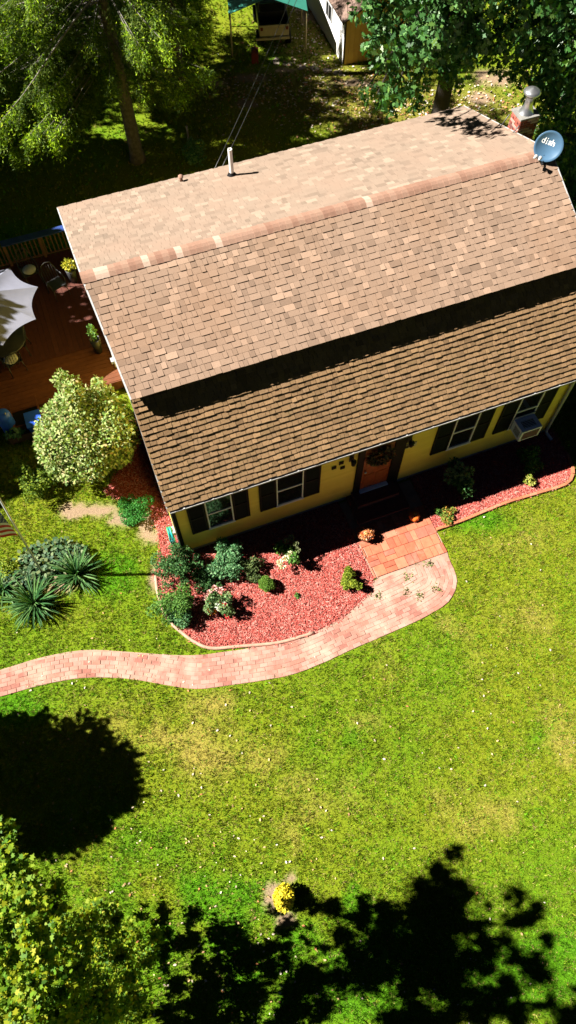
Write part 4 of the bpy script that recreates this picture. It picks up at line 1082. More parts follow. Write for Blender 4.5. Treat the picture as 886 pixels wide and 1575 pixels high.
# framed black block standing for a dark step opening at the deck's front edge
c = at(38, 633, DZ)
hz = empty('framed_black_block', 'black block in a thin wooden frame standing for a dark step opening at the deck front', 'planter', (c.x, c.y, 0), AZ)
b = MB(); b.box(-.36, .36, -.42, .42, .03, .40); b.build('black_block', M['black'], hz)
for (x0, x1, y0, y1) in ((-.40, -.362, -.46, .46), (.362, .40, -.46, .46), (-.362, .362, .422, .46), (-.362, .362, -.46, -.422)):
    b = MB(); b.box(x0, x1, y0, y1, 0, .46); b.build('frame_board', M['deckedge'], hz)
c = at(54, 650, .45)
bn = empty('recycling_bin', 'blue plastic bin half hidden by the cream shrub', 'bin', (c.x, c.y, 0), AZ)
b = MB(); b.add([(-.16, -.2, 0), (.16, -.2, 0), (.16, .2, 0), (-.16, .2, 0), (-.2, -.25, .6), (.2, -.25, .6), (.2, .25, .6), (-.2, .25, .6)], [(3, 2, 1, 0), (0, 1, 5, 4), (1, 2, 6, 5), (2, 3, 7, 6), (3, 0, 4, 7)]); b.build('body', M['blueplastic'], bn)
b = MB(); b.box(-.22, .22, -.27, .27, .602, .65); b.build('lid', M['blueplastic'], bn)
c = at(14, 655, .3)
br = empty('blue_barrel', 'tall blue plastic barrel at the left edge below the deck', 'barrel', (c.x, c.y, 0))
b = MB(); b.lathe([(.001, 0), (.19, 0), (.21, .2), (.20, .25), (.215, .5), (.205, .55), (.21, .8), (.19, .88), (.001, .885)], 20); b.build('body', M['blueplastic'], br)
b = MB(); b.lathe([(.03, .886), (.03, .91), (.001, .912)], 10, (.09, 0, 0)); b.build('bung', M['white'], br)
c = at(32, 668, .2)
pb = empty('planter_box', 'wooden planter box of trailing greens below the blue barrel', 'planter', (c.x, c.y, 0), AZ)
for (x0, x1, y0, y1) in ((-.35, .35, -.12, -.1), (-.35, .35, .1, .12), (-.35, -.33, -.1, .1), (.33, .35, -.1, .1)):
    b = MB(); b.box(x0, x1, y0, y1, 0, .3); b.build('side_board', M['rail'], pb)
b = MB(); b.box(-.33, .33, -.1, .1, .02, .25); b.build('soil', M['bark'], pb)
crown('foliage', pb, [((-.12, 0, .34), .25, .14, .14)], 260, .09, OUT_LEAF6, leafmat('trailing_leaf', BLUEG, .5, .2))

# umbrella
uc = W(-2.95, 7.75, 0); 
um = empty('patio_umbrella', 'large pale grey patio umbrella open over the deck', 'umbrella', (uc.x, uc.y, DZ), AZ + rad(8))
UR, UZ = 1.52, 2.02
rim = [Vector((UR * math.cos(2 * math.pi * k / 8), UR * math.sin(2 * math.pi * k / 8), UZ)) for k in range(8)]
apex = Vector((0, 0, UZ + .52))
for k in range(8):
    A, B = rim[k], rim[(k + 1) % 8]; b = MB(); vs = []; fs = []; n = 8
    for i in range(n + 1):
        t = i / n
        for j in range(n + 1):
            s = j / n; e = A.lerp(B, s); e = e * (1 - .10 * (4 * s * (1 - s))) if True else e; e.z = UZ - .0
            p_ = apex.lerp(e, t); p_.z -= .07 * math.sin(math.pi * t) * (4 * s * (1 - s)) * .6
            vs.append(p_)
    for i in range(n):
        for j in range(n): fs.append((i * (n + 1) + j, (i + 1) * (n + 1) + j, (i + 1) * (n + 1) + j + 1, i * (n + 1) + j + 1))
    b.add(vs, fs, True); b.build('canopy_panel', M['canvas'], um)
for k in range(8):
    b = MB(); b.tube([apex - Vector((0, 0, .06)), rim[k] - Vector((0, 0, .03))], .012, 5); b.build('rib', M['darkmetal'], um)
b = MB(); b.tube([(0, 0, 0), (0, 0, UZ + .56)], .025, 8); b.build('pole', M['darkmetal'], um)
b = MB(); b.lathe([(.001, UZ + .56), (.035, UZ + .58), (.001, UZ + .64)], 8); b.build('finial', M['darkmetal'], um)
tb = empty('patio_table', 'round dark patio table under the grey umbrella', 'table', (uc.x, uc.y, DZ), AZ)
b = MB(); b.lathe([(.06, .70), (.68, .70), (.70, .715), (.68, .73), (.06, .73)], 28); b.build('table_top', M['darkmetal'], tb)
for k in range(4):
    a_ = k * math.pi / 2 + .4; b = MB(); b.tube([(.15 * math.cos(a_), .15 * math.sin(a_), .69), (.3 * math.cos(a_), .3 * math.sin(a_), .35), (.48 * math.cos(a_), .48 * math.sin(a_), .0)], .018, 6); b.build('leg', M['darkmetal'], tb)
def make_chair(label, loc, rz, cushion=False):
    o = empty('patio_chair', label, 'chair', loc, rz, 'dark metal patio chairs on the deck')
    s = MB(); s.box(-.23, .23, -.22, .22, .42, .445); s.build('seat', M['darkmetal'], o)
    bk = MB(); bk.tube([(-.22, .22, .44), (-.23, .27, .75), (-.15, .32, .98), (0, .33, 1.03), (.15, .32, .98), (.23, .27, .75), (.22, .22, .44)], .016, 6)
    for k in range(-2, 3): bk.tube([(k * .075, .23, .45), (k * .075, .3, .95)], .008, 5)
    bk.build('backrest', M['darkmetal'], o)
    for sx in (-1, 1):
        for sy in (-1, 1):
            l = MB(); l.tube([(sx * .21, sy * .2, .42), (sx * .24, sy * .25, 0)], .014, 6); l.build('leg', M['darkmetal'], o)
        ar = MB(); ar.tube([(sx * .24, .25, .68), (sx * .27, .05, .68), (sx * .26, -.18, .64), (sx * .23, -.2, .43)], .014, 6); ar.build('armrest', M['darkmetal'], o)
    if cushion:
        q = MB(); q.lathe([(.001, .446), (.19, .446), (.21, .475), (.19, .505), (.001, .515)], 16); q.build('cushion', M['cushion'], o)
    return o
c = at(35, 540, DZ); make_chair('dark metal chair standing on the right of the patio table', (c.x, c.y, DZ), AZ - rad(100))
c = at(25, 568, DZ); make_chair('dark metal chair with pale round cushion near the deck front', (c.x, c.y, DZ), AZ - rad(160), True)
c = at(92, 452, DZ); make_chair('dark metal chair behind the umbrella near the yellow flowers', (c.x, c.y, DZ), AZ + rad(20))
c = at(52, 432, DZ); make_chair('dark metal chair with pale cushion against the rear railing', (c.x, c.y, DZ), AZ + rad(10), True)
def pot_plant(label, px, py, z, h, cols, n, r, lz):
    c = at(px, py, z); o = empty('potted_plant', label, 'potted plant', (c.x, c.y, z), 0)
    b = MB(); b.lathe([(.001, 0), (.11, 0), (.16, h), (.14, h), (.13, h - .05), (.001, h - .05)], 16); b.build('pot', M['darkmetal'], o)
    crown('foliage', o, [((0, 0, h + lz), r, r, lz)], n, .07, OUT_LEAF6, leafmat('potted_leaf', cols, .6, .2), .4)
pot_plant('potted yellow flowers on the deck by the house wall', 114, 432, DZ, .5, [(.5, .4, .01), (.4, .35, .02), (.15, .2, .02), (.55, .45, .02)], 260, .2, .16)
pot_plant('tall dark pot with thin green leaves against the gable wall', 152, 540, DZ, .55, GREEN, 200, .12, .3)

# ------------------------------------------------------------------ back yard
# shed
shp = Vector((2.16, 28.853, 0))
shed = empty('shed', 'shed with white long side, ochre front and brown roof', 'shed', shp, AZ - rad(3))
SWd, SLn, SH, SP = 4.6, 5.5, 1.78, 3.0
b = MB(); b.prism([(.02, -.1), (.02, SH), (SWd / 2, SP), (SWd - .02, SH), (SWd - .02, -.1)], .02, SLn, 'y'); b.build('wall', M['ochre'], shed)
z = 0
while z < SH - .02:
    b = MB(); b.box(-.012, .018, .0, SLn, z, min(z + .176, SH) - .006); b.build('side_board', M['whitewall'], shed); z += .176
x = 0.0
while x < SWd:
    zt = SH + (SP - SH) * (1 - abs(x + .1 - SWd / 2) / (SWd / 2)) - .03
    b = MB(); b.box(x + .004, x + .2, -.018, .018, 0, zt); b.build('front_board', M['ochre'], shed); x += .204
b = MB(); b.box(-.014, .05, -.035, -.019, 0, SH); b.build('corner_trim', M['bark'], shed)
b = MB(); b.box(.95, 1.02, -.04, -.019, 0, 1.7); b.box(1.95, 2.02, -.04, -.019, 0, 1.7); b.box(1.02, 1.95, -.04, -.019, 1.64, 1.7)
dfr = b.build('door_frame', plain('orange_trim', (.55, .26, .08), .7), shed)
b = MB(); b.box(1.02, 1.95, -.032, -.019, .02, 1.64); b.build('door', M['ochre'], shed)
b = MB(); b.box(-.05, -.013, 1.35, 2.05, .85, 1.45); wn_ = b.build('window', M['white'], shed)
b = MB(); b.box(-.056, -.051, 1.42, 1.98, .91, 1.39); b.build('pane', M['glass'], wn_)
b = MB(); b.box(-.066, -.057, 1.68, 1.72, .91, 1.39); b.build('mullion', M['white'], wn_)
SHU = MB().add([(0, 0, 0), (1, 0, 0), (1, 1, .12), (0, 1, .12), (0, 0, 1), (1, 0, 1)], [(4, 5, 2, 3), (0, 1, 5, 4), (0, 4, 3), (1, 2, 5)]).mesh('shed_shingle'); SHU.materials.append(M['shedroof'])
for side in (0, 1):
    y0_, z0_ = -.16, SH - .085
    xs0 = -.16 if side == 0 else SWd + .16; xs1 = SWd / 2
    b = MB(); b.add([(xs0, -.2, z0_), (xs0, SLn + .1, z0_), (xs1, SLn + .1, SP + .01), (xs1, -.2, SP + .01), (xs0, -.2, z0_ - .06), (xs0, SLn + .1, z0_ - .06), (xs1, SLn + .1, SP - .05), (xs1, -.2, SP - .05)],
                    [(0, 1, 2, 3), (7, 6, 5, 4), (0, 4, 5, 1), (1, 5, 6, 2), (2, 6, 7, 3), (3, 7, 4, 0)])
    rf = b.build('roof', M['deckfelt'], shed)
    Ls = math.hypot(xs1 - xs0, SP + .01 - z0_); S = Vector(((xs1 - xs0) / Ls, 0, (SP + .01 - z0_) / Ls)); U = Vector((0, -1, 0)) if side == 0 else Vector((0, 1, 0)); Nn = U.cross(S)
    nr = int(Ls / .16); sb_ = MB(); cnt = 0
    for r in range(nr):
        y = -.2
        while y < SLn + .1:
            w = random.uniform(.25, .4); y1_ = min(y + w, SLn + .1); st_ = y1_ if side == 0 else y
            T = Matrix.Translation(Vector((xs0, st_, z0_)) + S * (r * Ls / nr - .01) + Nn * .003) @ Matrix(((U.x, S.x, Nn.x, 0), (U.y, S.y, Nn.y, 0), (U.z, S.z, Nn.z, 0), (0, 0, 0, 1))) @ Matrix.Diagonal((y1_ - y - .006, Ls / nr * 1.1, .018, 1))
            if side == 0 and y < 1.5: link('shingle', SHU, rf).matrix_local = T
            else: sb_.add([T @ v.co for v in SHU.vertices], [tuple(f.vertices) for f in SHU.polygons])
            y = y1_
    tag(sb_.build('shingles', M['shedroof'], rf), kind='stuff')

# canopy shelter with a small utility vehicle
cp = Vector((-.75, 29.45, 0))
car = empty('canopy_shelter', 'green fabric canopy shelter on thin posts behind the yard', 'shelter', cp, rad(4))
CWd, CE, CPk, CL = 1.5, 1.62, 2.15, 4.2
for sx in (-1, 1):
    b = MB(); b.add([(sx * CWd, 0, CE), (sx * CWd, CL, CE), (0, CL, CPk), (0, 0, CPk), (sx * CWd, 0, CE - .02), (sx * CWd, CL, CE - .02), (0, CL, CPk - .02), (0, 0, CPk - .02)], [(0, 1, 2, 3), (7, 6, 5, 4), (0, 4, 5, 1), (1, 5, 6, 2), (2, 6, 7, 3), (3, 7, 4, 0)]); b.build('roof_panel', M['tealroof'], car)
    b = MB(); b.box(sx * CWd - .01, sx * CWd + .01, 0, CL, CE - .2, CE - .021); b.build('valance', M['tealroof'], car)
    for k in range(3):
        b = MB(); b.tube([(sx * (CWd - .04), .06 + k * (CL - .12) / 2, 0), (sx * (CWd - .04), .06 + k * (CL - .12) / 2, CE - .02)], .03, 8); b.build('post', M['tan'], car)
uv = empty('utility_vehicle', 'small utility vehicle with tan tailgate parked under the canopy', 'vehicle', cp + Vector((.22, .35, 0)), rad(6))
b = MB(); b.box(-.6, .6, .1, 1.0, .5, .58); b.box(-.6, -.56, .1, 1.0, .58, .95); b.box(.56, .6, .1, 1.0, .58, .95); b.box(-.56, .56, .96, 1.0, .58, .95); b.build('cargo_bed', M['darkmetal'], uv)
b = MB(); b.box(-.58, .58, .03, .09, .56, .95); b.box(-.5, .5, .015, .029, .64, .87); tg = b.build('tailgate', M['tan'], uv)
b = MB(); b.box(-.74, -.6, -.0, .06, .42, .5); b.box(-.6, .6, .0, .08, .42, .5); b.build('bumper', M['tan'], uv)
b = MB(); b.box(-.58, .58, 1.0, 2.6, .35, .75); b.box(-.5, .5, 1.1, 1.3, .75, 1.2); b.box(-.55, .55, 2.0, 2.6, .75, .95); b.build('body', M['darkmetal'], uv)
b = MB()
for sx in (-1, 1):
    b.tube([(sx * .55, 1.02, .75), (sx * .5, 1.05, 1.42), (sx * .5, 1.75, 1.42), (sx * .55, 2.2, .95)], .025, 6)
b.tube([(-.5, 1.05, 1.42), (.5, 1.05, 1.42)], .025, 6); b.tube([(-.5, 1.75, 1.42), (.5, 1.75, 1.42)], .025, 6); b.build('roll_cage', M['darkmetal'], uv)
b = MB(); b.box(-.48, .48, .9, .93, 1.0, 1.28); b.build('rear_screen', M['glass'], uv)
for sx in (-1, 1):
    for yy in (.5, 2.2):
        b = MB(); b.lathe([(.12, -.1), (.27, -.1), (.28, -.06), (.28, .06), (.27, .1), (.12, .1)], 18, (sx * .58, yy, .28), Matrix.Rotation(rad(90), 4, 'Y')); t_ = b.build('wheel', M['black'], uv)
        b = MB(); b.lathe([(.001, -.05), (.12, -.05), (.12, .05), (.001, .05)], 14, (sx * .58, yy, .28), Matrix.Rotation(rad(90), 4, 'Y')); b.build('rim', M['steel'], t_)
    b = MB(); b.box(sx * .5 - .05, sx * .5 + .05, .0, .02, .78, .9); b.build('tail_light', M['redpaint'], uv)
c = at(392, 82, .3)
rc = empty('fuel_can', 'dark red fuel can at the left canopy post', 'can', (c.x, c.y, 0))
b = MB(); b.box(-.13, .13, -.2, .2, 0, .42); b.box(-.05, .05, -.15, .1, .42, .5); b.build('body', M['redpaint'], rc)
b = MB(); b.tube([(0, .15, .42), (0, .19, .5)], .03, 8); b.build('cap', M['black'], rc)
# flagstones in the back yard
STM = MB(); k = 7
STM.prism([(math.cos(2 * math.pi * i / k + .3 * math.sin(i * 2.1)) * (.85 + .15 * math.sin(i * 3.3)), math.sin(2 * math.pi * i / k + .3 * math.sin(i * 2.1)) * (.85 + .15 * math.cos(i * 2.7))) for i in range(k)], 0, 1, 'z')
ST = STM.mesh('flagstone'); ST.materials.append(M['stone'])
spots = ((425, 95, 'flat pale stone nearest the canopy shelter'), (443, 99, 'flat pale stone second from the canopy shelter'), (463, 104, 'flat pale stone midway between canopy and shed'), (485, 107, 'flat pale stone third from the shed corner'), (503, 109, 'flat pale stone second from the shed corner'), (520, 113, 'flat pale stone closest to the shed corner'))
for i, (px, py, lab) in enumerate(spots):
    c = at(px, py); o = link('stepping_stone', ST); o.location = (c.x, c.y, -.01); o.scale = (random.uniform(.22, .38), random.uniform(.16, .24), .04); o.rotation_euler = (0, 0, random.uniform(0, 6)); tag(o, lab, 'stone', 'stepping stones in the back yard')
# short post in the shade behind the house
c = at(291, 222); b = MB(); b.tube([(0, 0, 0), (0, 0, .7)], .04, 7); b.lathe([(.045, .7), (.04, .73), (.001, .74)], 7); o = b.build('wooden_post', M['greybark']); o.location = (c.x, c.y, 0); tag(o, 'short grey post in the shaded back yard', 'post')
small_shrub('yard_shrub', 'dim grey green shrub in shade behind the rear eave', 303, 236, .4, .5, .4, 700, .09, BLUEG, lumps=8)

# ------------------------------------------------------------------ trees
# spruces with hanging sprays
MSPR = leafmat('spruce_needle', [(.025, .055, .008), (.05, .10, .010), (.09, .14, .012), (.03, .07, .008), (.15, .19, .014), (.06, .085, .02)], .6, .3, .2)
MTIP = leafmat('sunlit_spruce_tip', [(.10, .20, .006), (.20, .32, .008), (.28, .40, .008), (.14, .26, .008), (.36, .42, .010)], .6, .35, .2)  # lime tone imitates sunlight on the ends of the sprays
def spruce(label, base, trunk_pts, trunk_r, branches, lean=(-.015, .02)):
    o = plant('spruce_tree', label, 'tree', base, 'drooping spruces in the back yard')
    b = MB(); b.tube(trunk_pts, trunk_r, 12); b.build('trunk', M['sprucebark'], o)
    limb = MB(); NP, ND, TP, TD = [], [], [], []
    for (z0, az_, L, dens, sag) in branches:
        d = Vector((math.cos(az_), math.sin(az_), 0)); pts = []
        for i in range(9):
            t = i / 8; pts.append(d * L * t + Vector((lean[0] * z0, lean[1] * z0, z0 + sag * (-.30 * L * t ** 1.4 + .22 * L * max(0, t - .7)))))
        limb.tube(pts, [.055 * (1 - .85 * i / 8) * (L / 8) for i in range(9)], 5)
        for k in range(int(dens * L * .9)):
            t = random.uniform(.15, 1.0) ** .8; i = min(int(t * 8), 7); p_ = pts[i].lerp(pts[i + 1], t * 8 - i)
            hl_ = random.uniform(.25, .95) * (1.15 - .5 * t); sx_ = random.uniform(-.35, .35); sd = d.cross(Vector((0, 0, 1))) * sx_ + d * random.uniform(-.05, .25)
            m_ = int(95 * hl_) + 20; u = np.sort(rng.random(m_))
            NP.append(np.array(p_)[None] + np.outer(u ** .7, np.array(sd)) + np.outer(u, (0, 0, -hl_)) + rng.normal(0, .03, (m_, 3))); ND.append(rdir(m_) * .75 + np.array((0, 0, -.7)) + np.array(d) * .3)
        m_ = int((360 if dens > 11.5 else 90) * dens / 9); tip = np.array(pts[-1]); back = -np.array(d); u = rng.random(m_)   # bushy tips
        TP.append(tip[None] + np.outer(u ** 1.3, back * 1.1) + rng.normal(0, .10, (m_, 3)) + np.outer(u, (0, 0, .12)) - np.abs(rng.normal(0, .3, (m_, 1))) * np.array((0, 0, 1))); TD.append(rdir(m_) + np.array((0, 0, -.3)) + np.array(d) * .9)
    tag(limb.build('branches', M['greybark'], o), kind='stuff')
    NP = np.concatenate(NP); ND = np.concatenate(ND); n = len(NP)
    V = leaves(NP, ND, rdir(n) + 1.3 * np.array((-.62, -.1, .75)), .06 + .07 * rng.random(n), np.array([(0, -.10, 0), (.6, .16, .02), (1, 0, 0)]))
    link('needles', poly_mesh('needles', V, 3), o, MSPR)
    TP = np.concatenate(TP); TD = np.concatenate(TD); n = len(TP)
    V = leaves(TP, TD, rdir(n) + 1.3 * np.array((-.62, -.1, .75)), .07 + .08 * rng.random(n), np.array([(0, -.10, 0), (.6, .18, .02), (1, 0, 0)]))
    link('sunlit_tips', poly_mesh('sunlit_tips', V, 3), o, MTIP)
    return o
sp = at(212, 246)
br = []
for i in range(46):
    az_ = random.uniform(0, 2 * math.pi)
    if -.95 > math.sin(az_) or (math.sin(az_) < -.6 and i % 3): continue
    br.append((random.uniform(2.6, 7.6), az_, random.uniform(3.0, 4.8) - (1.2 if math.cos(az_) > .4 else 0), 9, 1))
for (az_, z0, L) in ((-20, 4.6, 3.3), (-35, 4.2, 2.8), (-125, 4.2, 4.2), (-160, 4.6, 4.8), (-62, 4.4, 2.4), (-118, 4.0, 3.6), (170, 4.8, 5.0), (-145, 5.3, 5.2), (-50, 6.2, 3.4), (5, 6.5, 3.3), (-10, 5.6, 3.2), (-135, 3.6, 4.4), (178, 3.9, 5.2)): br.append((z0, rad(az_), L, 13, 1))
for i in range(34): br.append((random.uniform(3.4, 7.8), rad(random.uniform(150, 245)), random.uniform(2.2, 6.6), 12, .8))
for k in range(5): br.append((random.uniform(4.2, 5.8), rad(random.uniform(-110, -75)), random.uniform(1.2, 2.2), 11, 1))
for i in range(12): br.append((random.uniform(5.0, 8.4), rad(random.uniform(-70, 40)), random.uniform(2.6, 3.4), 12, .8))
for i in range(80):
    z0 = random.uniform(8.0, 16.8); az_ = random.uniform(0, 2 * math.pi); br.append((z0, az_, (5.0 if math.sin(az_) > -.3 else 3.8) * (1 - (z0 - 7) / 13) + .5, 8, 1))
spruce('big drooping spruce with bare grey trunk near the rear eave', (sp.x, sp.y, 0), [(0, 0, -.1), (.0, 0, .4), (-.03, .05, 2.5), (-.1, .15, 6), (-.2, .3, 11), (-.25, .4, 17.5)], [.32, .24, .21, .19, .13, .03], br)
br = []
for i in range(46):
    az_ = random.uniform(0, 2 * math.pi); br.append((random.uniform(2.4, 6.5), az_, random.uniform(2.0, 2.9) - (.6 if math.cos(az_) > .3 else 0), 12, 1.2))
for i in range(26):
    z0 = random.uniform(6.5, 13); br.append((z0, random.uniform(0, 2 * math.pi), 3.0 * (1 - (z0 - 5) / 10), 8, 1))
spruce('darker spruce of hanging sprays left of the green canopy', (-4.3, 28.2, 0), [(0, 0, -.1), (0, 0, 2), (.05, .05, 7), (.1, .1, 14)], [.28, .22, .14, .03], br)

# oaks on the right of the back yard: rosettes of lobed leaves
OAKC = [(.012, .05, .012), (.03, .10, .02), (.05, .14, .03), (.02, .075, .015), (.08, .18, .045), (.10, .18, .03)]
moak = leafmat('oak_leaf', OAKC, .42, .22, .4, (1.0, 1.3, .3))
def oak_cluster_leaves(centres, per, size, spread):
    P, D, N = [], [], []
    for c, out in centres:
        a_ = rng.uniform(0, 2 * np.pi, per); o_ = unit(np.array(out) + np.array((0, -.1, .35)))
        t1 = unit(np.cross(o_, np.array((.3, .2, .9)))); t2 = np.cross(o_, t1)
        dd = np.outer(np.cos(a_), t1) + np.outer(np.sin(a_), t2)
        P.append(np.array(c)[None] + dd * .03 + rng.normal(0, spread, (per, 3))); D.append(dd * .9 + o_[None] * .45 + np.array((0, 0, -.25)) + rng.normal(0, .25, (per, 3))); N.append(np.tile(o_, (per, 1)) + rng.normal(0, .3, (per, 3)))
    P = np.concatenate(P); D = np.concatenate(D); N = np.concatenate(N)
    return P, D, N, size * (.65 + .6 * rng.random(len(P)))
def oak(label, base, trunk_path, r0, clumps, ncl, size, nparts):
    o = plant('oak_tree', label, 'tree', base, 'broad leaved oaks behind the house')
    B0 = np.array(base)
    cl = [(tuple(np.array(c) - B0), rx, ry, rz) for (c, rx, ry, rz) in clumps]
    P, D = clump_points(cl, n=ncl, shell=.35)
    Pl, Dl, Nl, Sl = oak_cluster_leaves(list(zip(P, D)), 8, size, .05)
    V = leaves(Pl, Dl, Nl, Sl, OUT_OAK)
    # the largest-looking leaves are parts of their own, the rest one mass
    cw = Pl + B0; dist = np.linalg.norm(cw - np.array((0, 0, CAM_H)), axis=1)
    zc = .4565 * cw[:, 1] + .8897 * (CAM_H - cw[:, 2]); px = 443 + FPX * cw[:, 0] / zc; py = 787.5 - FPX * (.8897 * cw[:, 1] + .4565 * (cw[:, 2] - CAM_H)) / zc
    vis = (px > 0) & (px < 886) & (py > 0) & (py < 400)
    facing = np.abs(np.sum(unit(Nl) * unit(np.array((0, 0, CAM_H)) - cw), 1)); score = np.where(vis, facing * Sl / dist, 0)
    top = np.argsort(-score)[:nparts]; mask = np.ones(len(Pl), bool); mask[top] = False
    tk = trunk_limbs(o, trunk_path, r0, r0 * .55, [(trunk_path[-1], c[0], .09, .02) for c in cl], M['bark'])
    cr = link('crown', poly_mesh('crown', V.reshape(len(Pl), -1, 3)[mask].reshape(-1, 3), 14), o, moak)
    one = poly_mesh('leaf', leaves(np.zeros((1, 3)), np.array([(1., 0, 0)]), np.array([(0., 0, 1)]), np.ones(1), OUT_OAK), 14); one.materials.append(moak)
    for i in top:
        d_ = Vector(Dl[i]).normalized(); b_ = Vector(Nl[i]).cross(d_).normalized(); n_ = d_.cross(b_)
        q = link('leaf', one, o); q.matrix_local = Matrix.Translation(Pl[i]) @ Matrix(((d_.x, b_.x, n_.x, 0), (d_.y, b_.y, n_.y, 0), (d_.z, b_.z, n_.z, 0), (0, 0, 0, 1))) @ Matrix.Diagonal((Sl[i], Sl[i], Sl[i], 1))
    return o
def C(px, py, y, r, s=1.0): p = aty(px, py, y); return (tuple(p), r, r, r * s)
oakb = (5.2, 23.6, 0)
oak('large oak with thick dark trunk behind the rear roof edge', oakb, [(0, 0, -.1), (0, 0, .5), (.02, 0, 3.2), (.05, -.1, 6.5)], .37,
    [C(555, 12, 20.5, .3), C(592, 68, 20.5, .6), C(585, 30, 21, .4), C(625, 110, 20.5, .7), C(580, 145, 21, .35), C(655, 60, 20, .7), C(690, 25, 20, .75), C(730, 65, 20, .7), C(700, 100, 21, .55), C(600, 155, 21.5, .5), C(635, 150, 21.5, .45), C(760, 30, 20, .75), C(775, 85, 20.5, .45), C(562, 138, 21.5, .25), C(650, -40, 21, 1.3), C(575, -40, 21, .7), C(730, -60, 20, 1.3), C(625, 40, 23, .9), C(700, 60, 23.5, 1.0),
     ((.7, 17.6, 9.3), .42, .42, .3), ((.25, 17.95, 9.3), .36, .36, .3), ((1.1, 17.2, 9.3), .4, .4, .3), ((1.45, 16.9, 9.35), .3, .3, .25), ((-.1, 18.5, 9.4), .3, .3, .25)], 1250, .21, 220)
oakc = (9.9, 24.5, 0)
oak('dense dark oak at the right edge beside the chimney', oakc, [(0, 0, -.1), (0, 0, .6), (-.1, 0, 3), (-.1, -.3, 5.5)], .3,
    [C(820, 40, 20, .8), C(850, 90, 20, .8), C(800, 105, 21, .45), C(870, 150, 20, .7), C(880, 40, 19.5, .9), C(840, 140, 21, .6), C(875, 200, 20.5, .6), C(905, 110, 20, 1.0), C(900, 240, 20, .7), C(862, 250, 21, .45), C(840, -30, 20, 1.2), C(910, 10, 20, 1.2), C(885, 290, 20, .5), C(845, 190, 22, .6), C(870, 100, 23, 1.2)], 1250, .20, 80)
# darker undergrowth past the right gable
def shade_tree(name, label, base, h, r, n, size, cols, trunk_r=.16, cl=None, outline=OUT_LEAF6, shell=.45, cat='tree', group=None):
    o = plant(name, label, cat, base, group)
    if cl is None:
        cl = [((0, 0, h - r * .9), r * .7, r * .7, r * .8)]
        for i in range(22):
            d = rdir(1)[0]; cl.append(((d[0] * r * .75, d[1] * r * .75, h - r + d[2] * r * .85), r * .36, r * .36, r * .34))
    crown('crown', o, cl, n, size, outline, leafmat(name + '_leaf', cols, .5, .3, .35), shell)
    trunk_limbs(o, [(0, 0, -.1), (.02, 0, h * .3), (0, .03, h * .75)], trunk_r, trunk_r * .35, [((0, 0, h * random.uniform(.25, .6)), c[0], trunk_r * .35, .015) for c in cl], M['bark'])
    return o
for (px, py, lab, r) in ((880, 330, 'dark green bush just past the right gable, lowest', .8), (872, 270, 'dark green bush behind the satellite dish', .9), (900, 390, 'dark green bush at the right photo edge beside roof', .7)):
    c = at(px, py, .6); shade_tree('dark_bush', lab, (c.x + .3, c.y, 0), 1.7, r, 1500, .14, DKGREEN, .05, cat='bush', group='dark bushes past the right gable')

# tree whose crown fills the lower left corner; its shadow lies across the lawn
sunv = np.array((math.cos(SUN_EL), 0, -math.sin(SUN_EL)))
def from_shadow(px, py, h):
    g = at(px, py); return (g.x - h / math.tan(SUN_EL), g.y, h)
tbase = np.array((-6.9, -2.6, 0))
cl = []
for (px, py, h, r) in ((702, 1314, 7.55, .17), (694, 1346, 7.2, .3), (672, 1390, 6.75, .42), (722, 1412, 7.2, .42), (645, 1442, 6.3, .42), (715, 1472, 7.1, .5), (685, 1540, 6.6, .62), (645, 1400, 6.4, .2),
                       (800, 1400, 8.25, .34), (812, 1450, 8.1, .42), (806, 1525, 8.0, .6), (590, 1415, 5.3, .32), (530, 1412, 4.3, .36), (505, 1478, 3.9, .5), (575, 1550, 5.0, .62),
                       (455, 1440, 3.1, .28), (450, 1540, 3.2, .55), (385, 1500, 2.4, .42), (345, 1560, 2.2, .5), (600, 1480, 5.4, .25), (760, 1565, 7.6, .5), (890, 1570, 9.0, .5), (425, 1398, 3.0, .15), (235, 1408, 1.1, .24), (255, 1462, 1.3, .32), (560, 1390, 4.7, .14), (480, 1395, 3.6, .14), (330, 1470, 1.9, .3), (300, 1520, 1.6, .35), (420, 1470, 2.9, .32), (335, 1540, 2.0, .4), (290, 1555, 1.5, .4), (410, 1555, 2.8, .4), (280, 1440, 1.5, .25)):
    p = from_shadow(px, py, h); cl.append((tuple(np.array(p) - tbase), r, r, r * .9))
cl = [((c[0][0] + o_[0] * c[1] * .95, c[0][1] + o_[1] * c[1] * .95, c[0][2] + o_[2] * c[1] * .7), c[1] * q_[0], c[1] * q_[1], c[1] * q_[2]) for c in cl for o_, q_ in zip(rdir(12), rng.uniform(.12, .62, (12, 3)))]
for (px, py, z, r) in ((20, 1400, 6.9, .42), (18, 1340, 7.1, .26), (95, 1440, 5.6, .34), (60, 1520, 5.8, .4), (140, 1530, 4.6, .38), (35, 1370, 6.6, .26), (30, 1490, 6.6, .5), (85, 1560, 6.0, .5), (-30, 1450, 7.2, .7), (30, 1575, 6.4, .6), (150, 1560, 4.6, .45), (110, 1490, 5.2, .4), (200, 1440, 1.6, .26), (170, 1410, 1.5, .2), (225, 1472, 1.8, .26), (190, 1500, 2.2, .32), (240, 1440, 1.2, .2), (150, 1450, 2.4, .3), (-40, 1560, 7, .7), (200, 1545, 3.2, .4)):
    p = at(px, py, z); cl.append((tuple(np.array(p) - tbase), r, r, r * .85))
mt = plant('maple_tree', 'yellow green maple whose crown fills the lower left corner', 'tree', tuple(tbase))
MAPC = [(.06, .15, .008), (.11, .21, .009), (.19, .26, .009), (.26, .29, .010), (.08, .18, .009), (.31, .28, .012), (.14, .23, .009), (.05, .13, .008), (.17, .25, .009)]
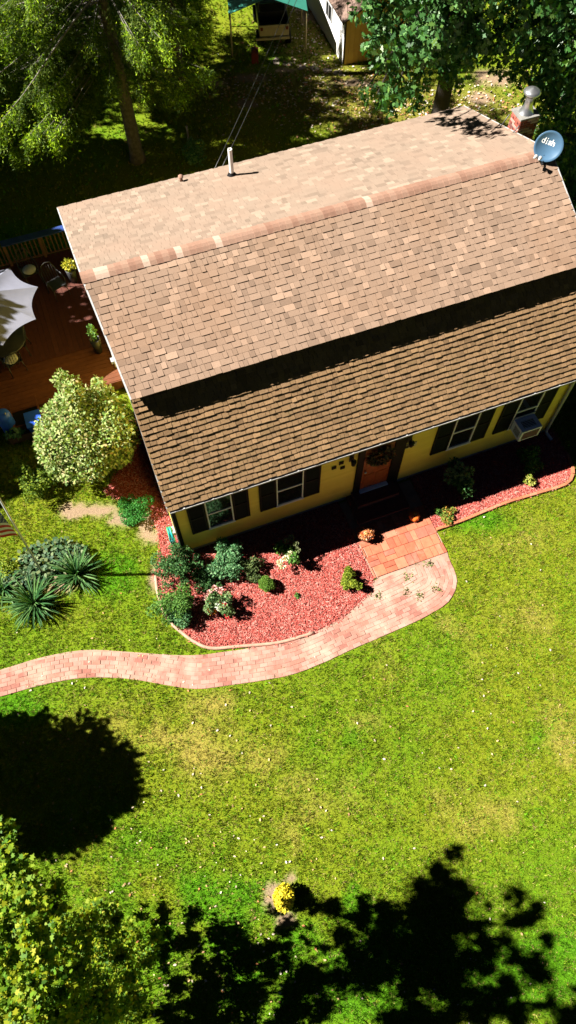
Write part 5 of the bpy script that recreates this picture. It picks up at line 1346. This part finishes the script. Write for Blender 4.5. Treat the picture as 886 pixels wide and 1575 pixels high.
crown('crown', mt, cl, 100000, .064, OUT_MAPLE, leafmat('maple_leaf', [(.03, .08, .006)] + MAPC + [(.04, .10, .007)], .6, .38, .2, (1.1, 1.15, .3)), -1, 1.0)
tp = [Vector(v) for v in ((0, 0, -.1), (.05, 0, .5), (.2, .1, 2.4), (.3, .3, 4.2), (.6, .8, 6.2))]
lim = []
for c in cl[::40] + cl[-15:]:
    e = Vector(c[0]); zz = max(.7, min(5.6, e.z - .35 * math.hypot(e.x, e.y)))
    for q in range(4):
        if tp[q + 1].z >= zz: break
    s_ = tp[q].lerp(tp[q + 1], (zz - tp[q].z) / (tp[q + 1].z - tp[q].z)); lim.append((s_, e, .016, .004))
trunk_limbs(mt, tp, .17, .06, lim, M['greybark'])

# round tree just outside the frame: its shadow is the dark oval on the lawn
g = at(60, 1203); hc = 3.6
rt = (g.x - hc / math.tan(SUN_EL), g.y)
cl = [((0, 0, hc), 1.25, 1.25, 1.35)]
for i in range(60):
    d = rdir(1)[0]; cl.append(((d[0] * 1.25, d[1] * 1.25, hc + d[2] * 1.4), .42, .42, .42))
o = shade_tree('round_tree', 'dense round tree casting the oval shadow on the left lawn', (rt[0], rt[1], 0), 5.0, 1.7, 17000, .17, GREEN, .16, cl)
# trees beyond the left edge that shade the back yard and deck
for (x, y, h, r, n, lab) in ((-17.0, 24, 9, 3.0, 8000, 'tall leafy tree far left shading the back yard'), (-16, 19.5, 9.5, 2.7, 8000, 'tall leafy tree shading the yard behind the deck'), (-14.6, 15.8, 8.3, 2.2, 8000, 'leafy tree at left shading the deck'), (-13.2, 10.6, 6.6, 1.5, 4000, 'smaller leafy tree shading the ground left of cream shrub'), (-13.7, 13.2, 8.2, 1.75, 6500, 'leafy tree at left shading the front edge of the deck'), (-13.6, 22.2, 8.4, 2.1, 7000, 'leafy tree at left shading the ground below the spruce trunk'), (-14.6, 18.0, 8.2, 1.7, 6000, 'slim leafy tree at left shading the rear deck railing'), (-9.6, 26.6, 10.6, 2.4, 8000, 'leafy tree behind the nearer spruce shading the back yard'), (-15.5, 29.8, 12, 3.2, 8000, 'tall leafy tree at left shading the spruces'), (-20, 29, 15, 4, 9000, 'tallest leafy tree at the far left back')):
    shade_tree('shade_tree', lab, (x, y, 0), h, r, n, .3, GREEN, .2, group='trees along the left boundary')
for (x, y, h, r, n, lab) in ((-2.5, 36.5, 9, 3.0, 3000, 'leafy tree behind the canopy shelter'),):
    shade_tree('shade_tree', lab, (x, y, 0), h, r, n, .25, GREEN, .2, group='trees along the back')
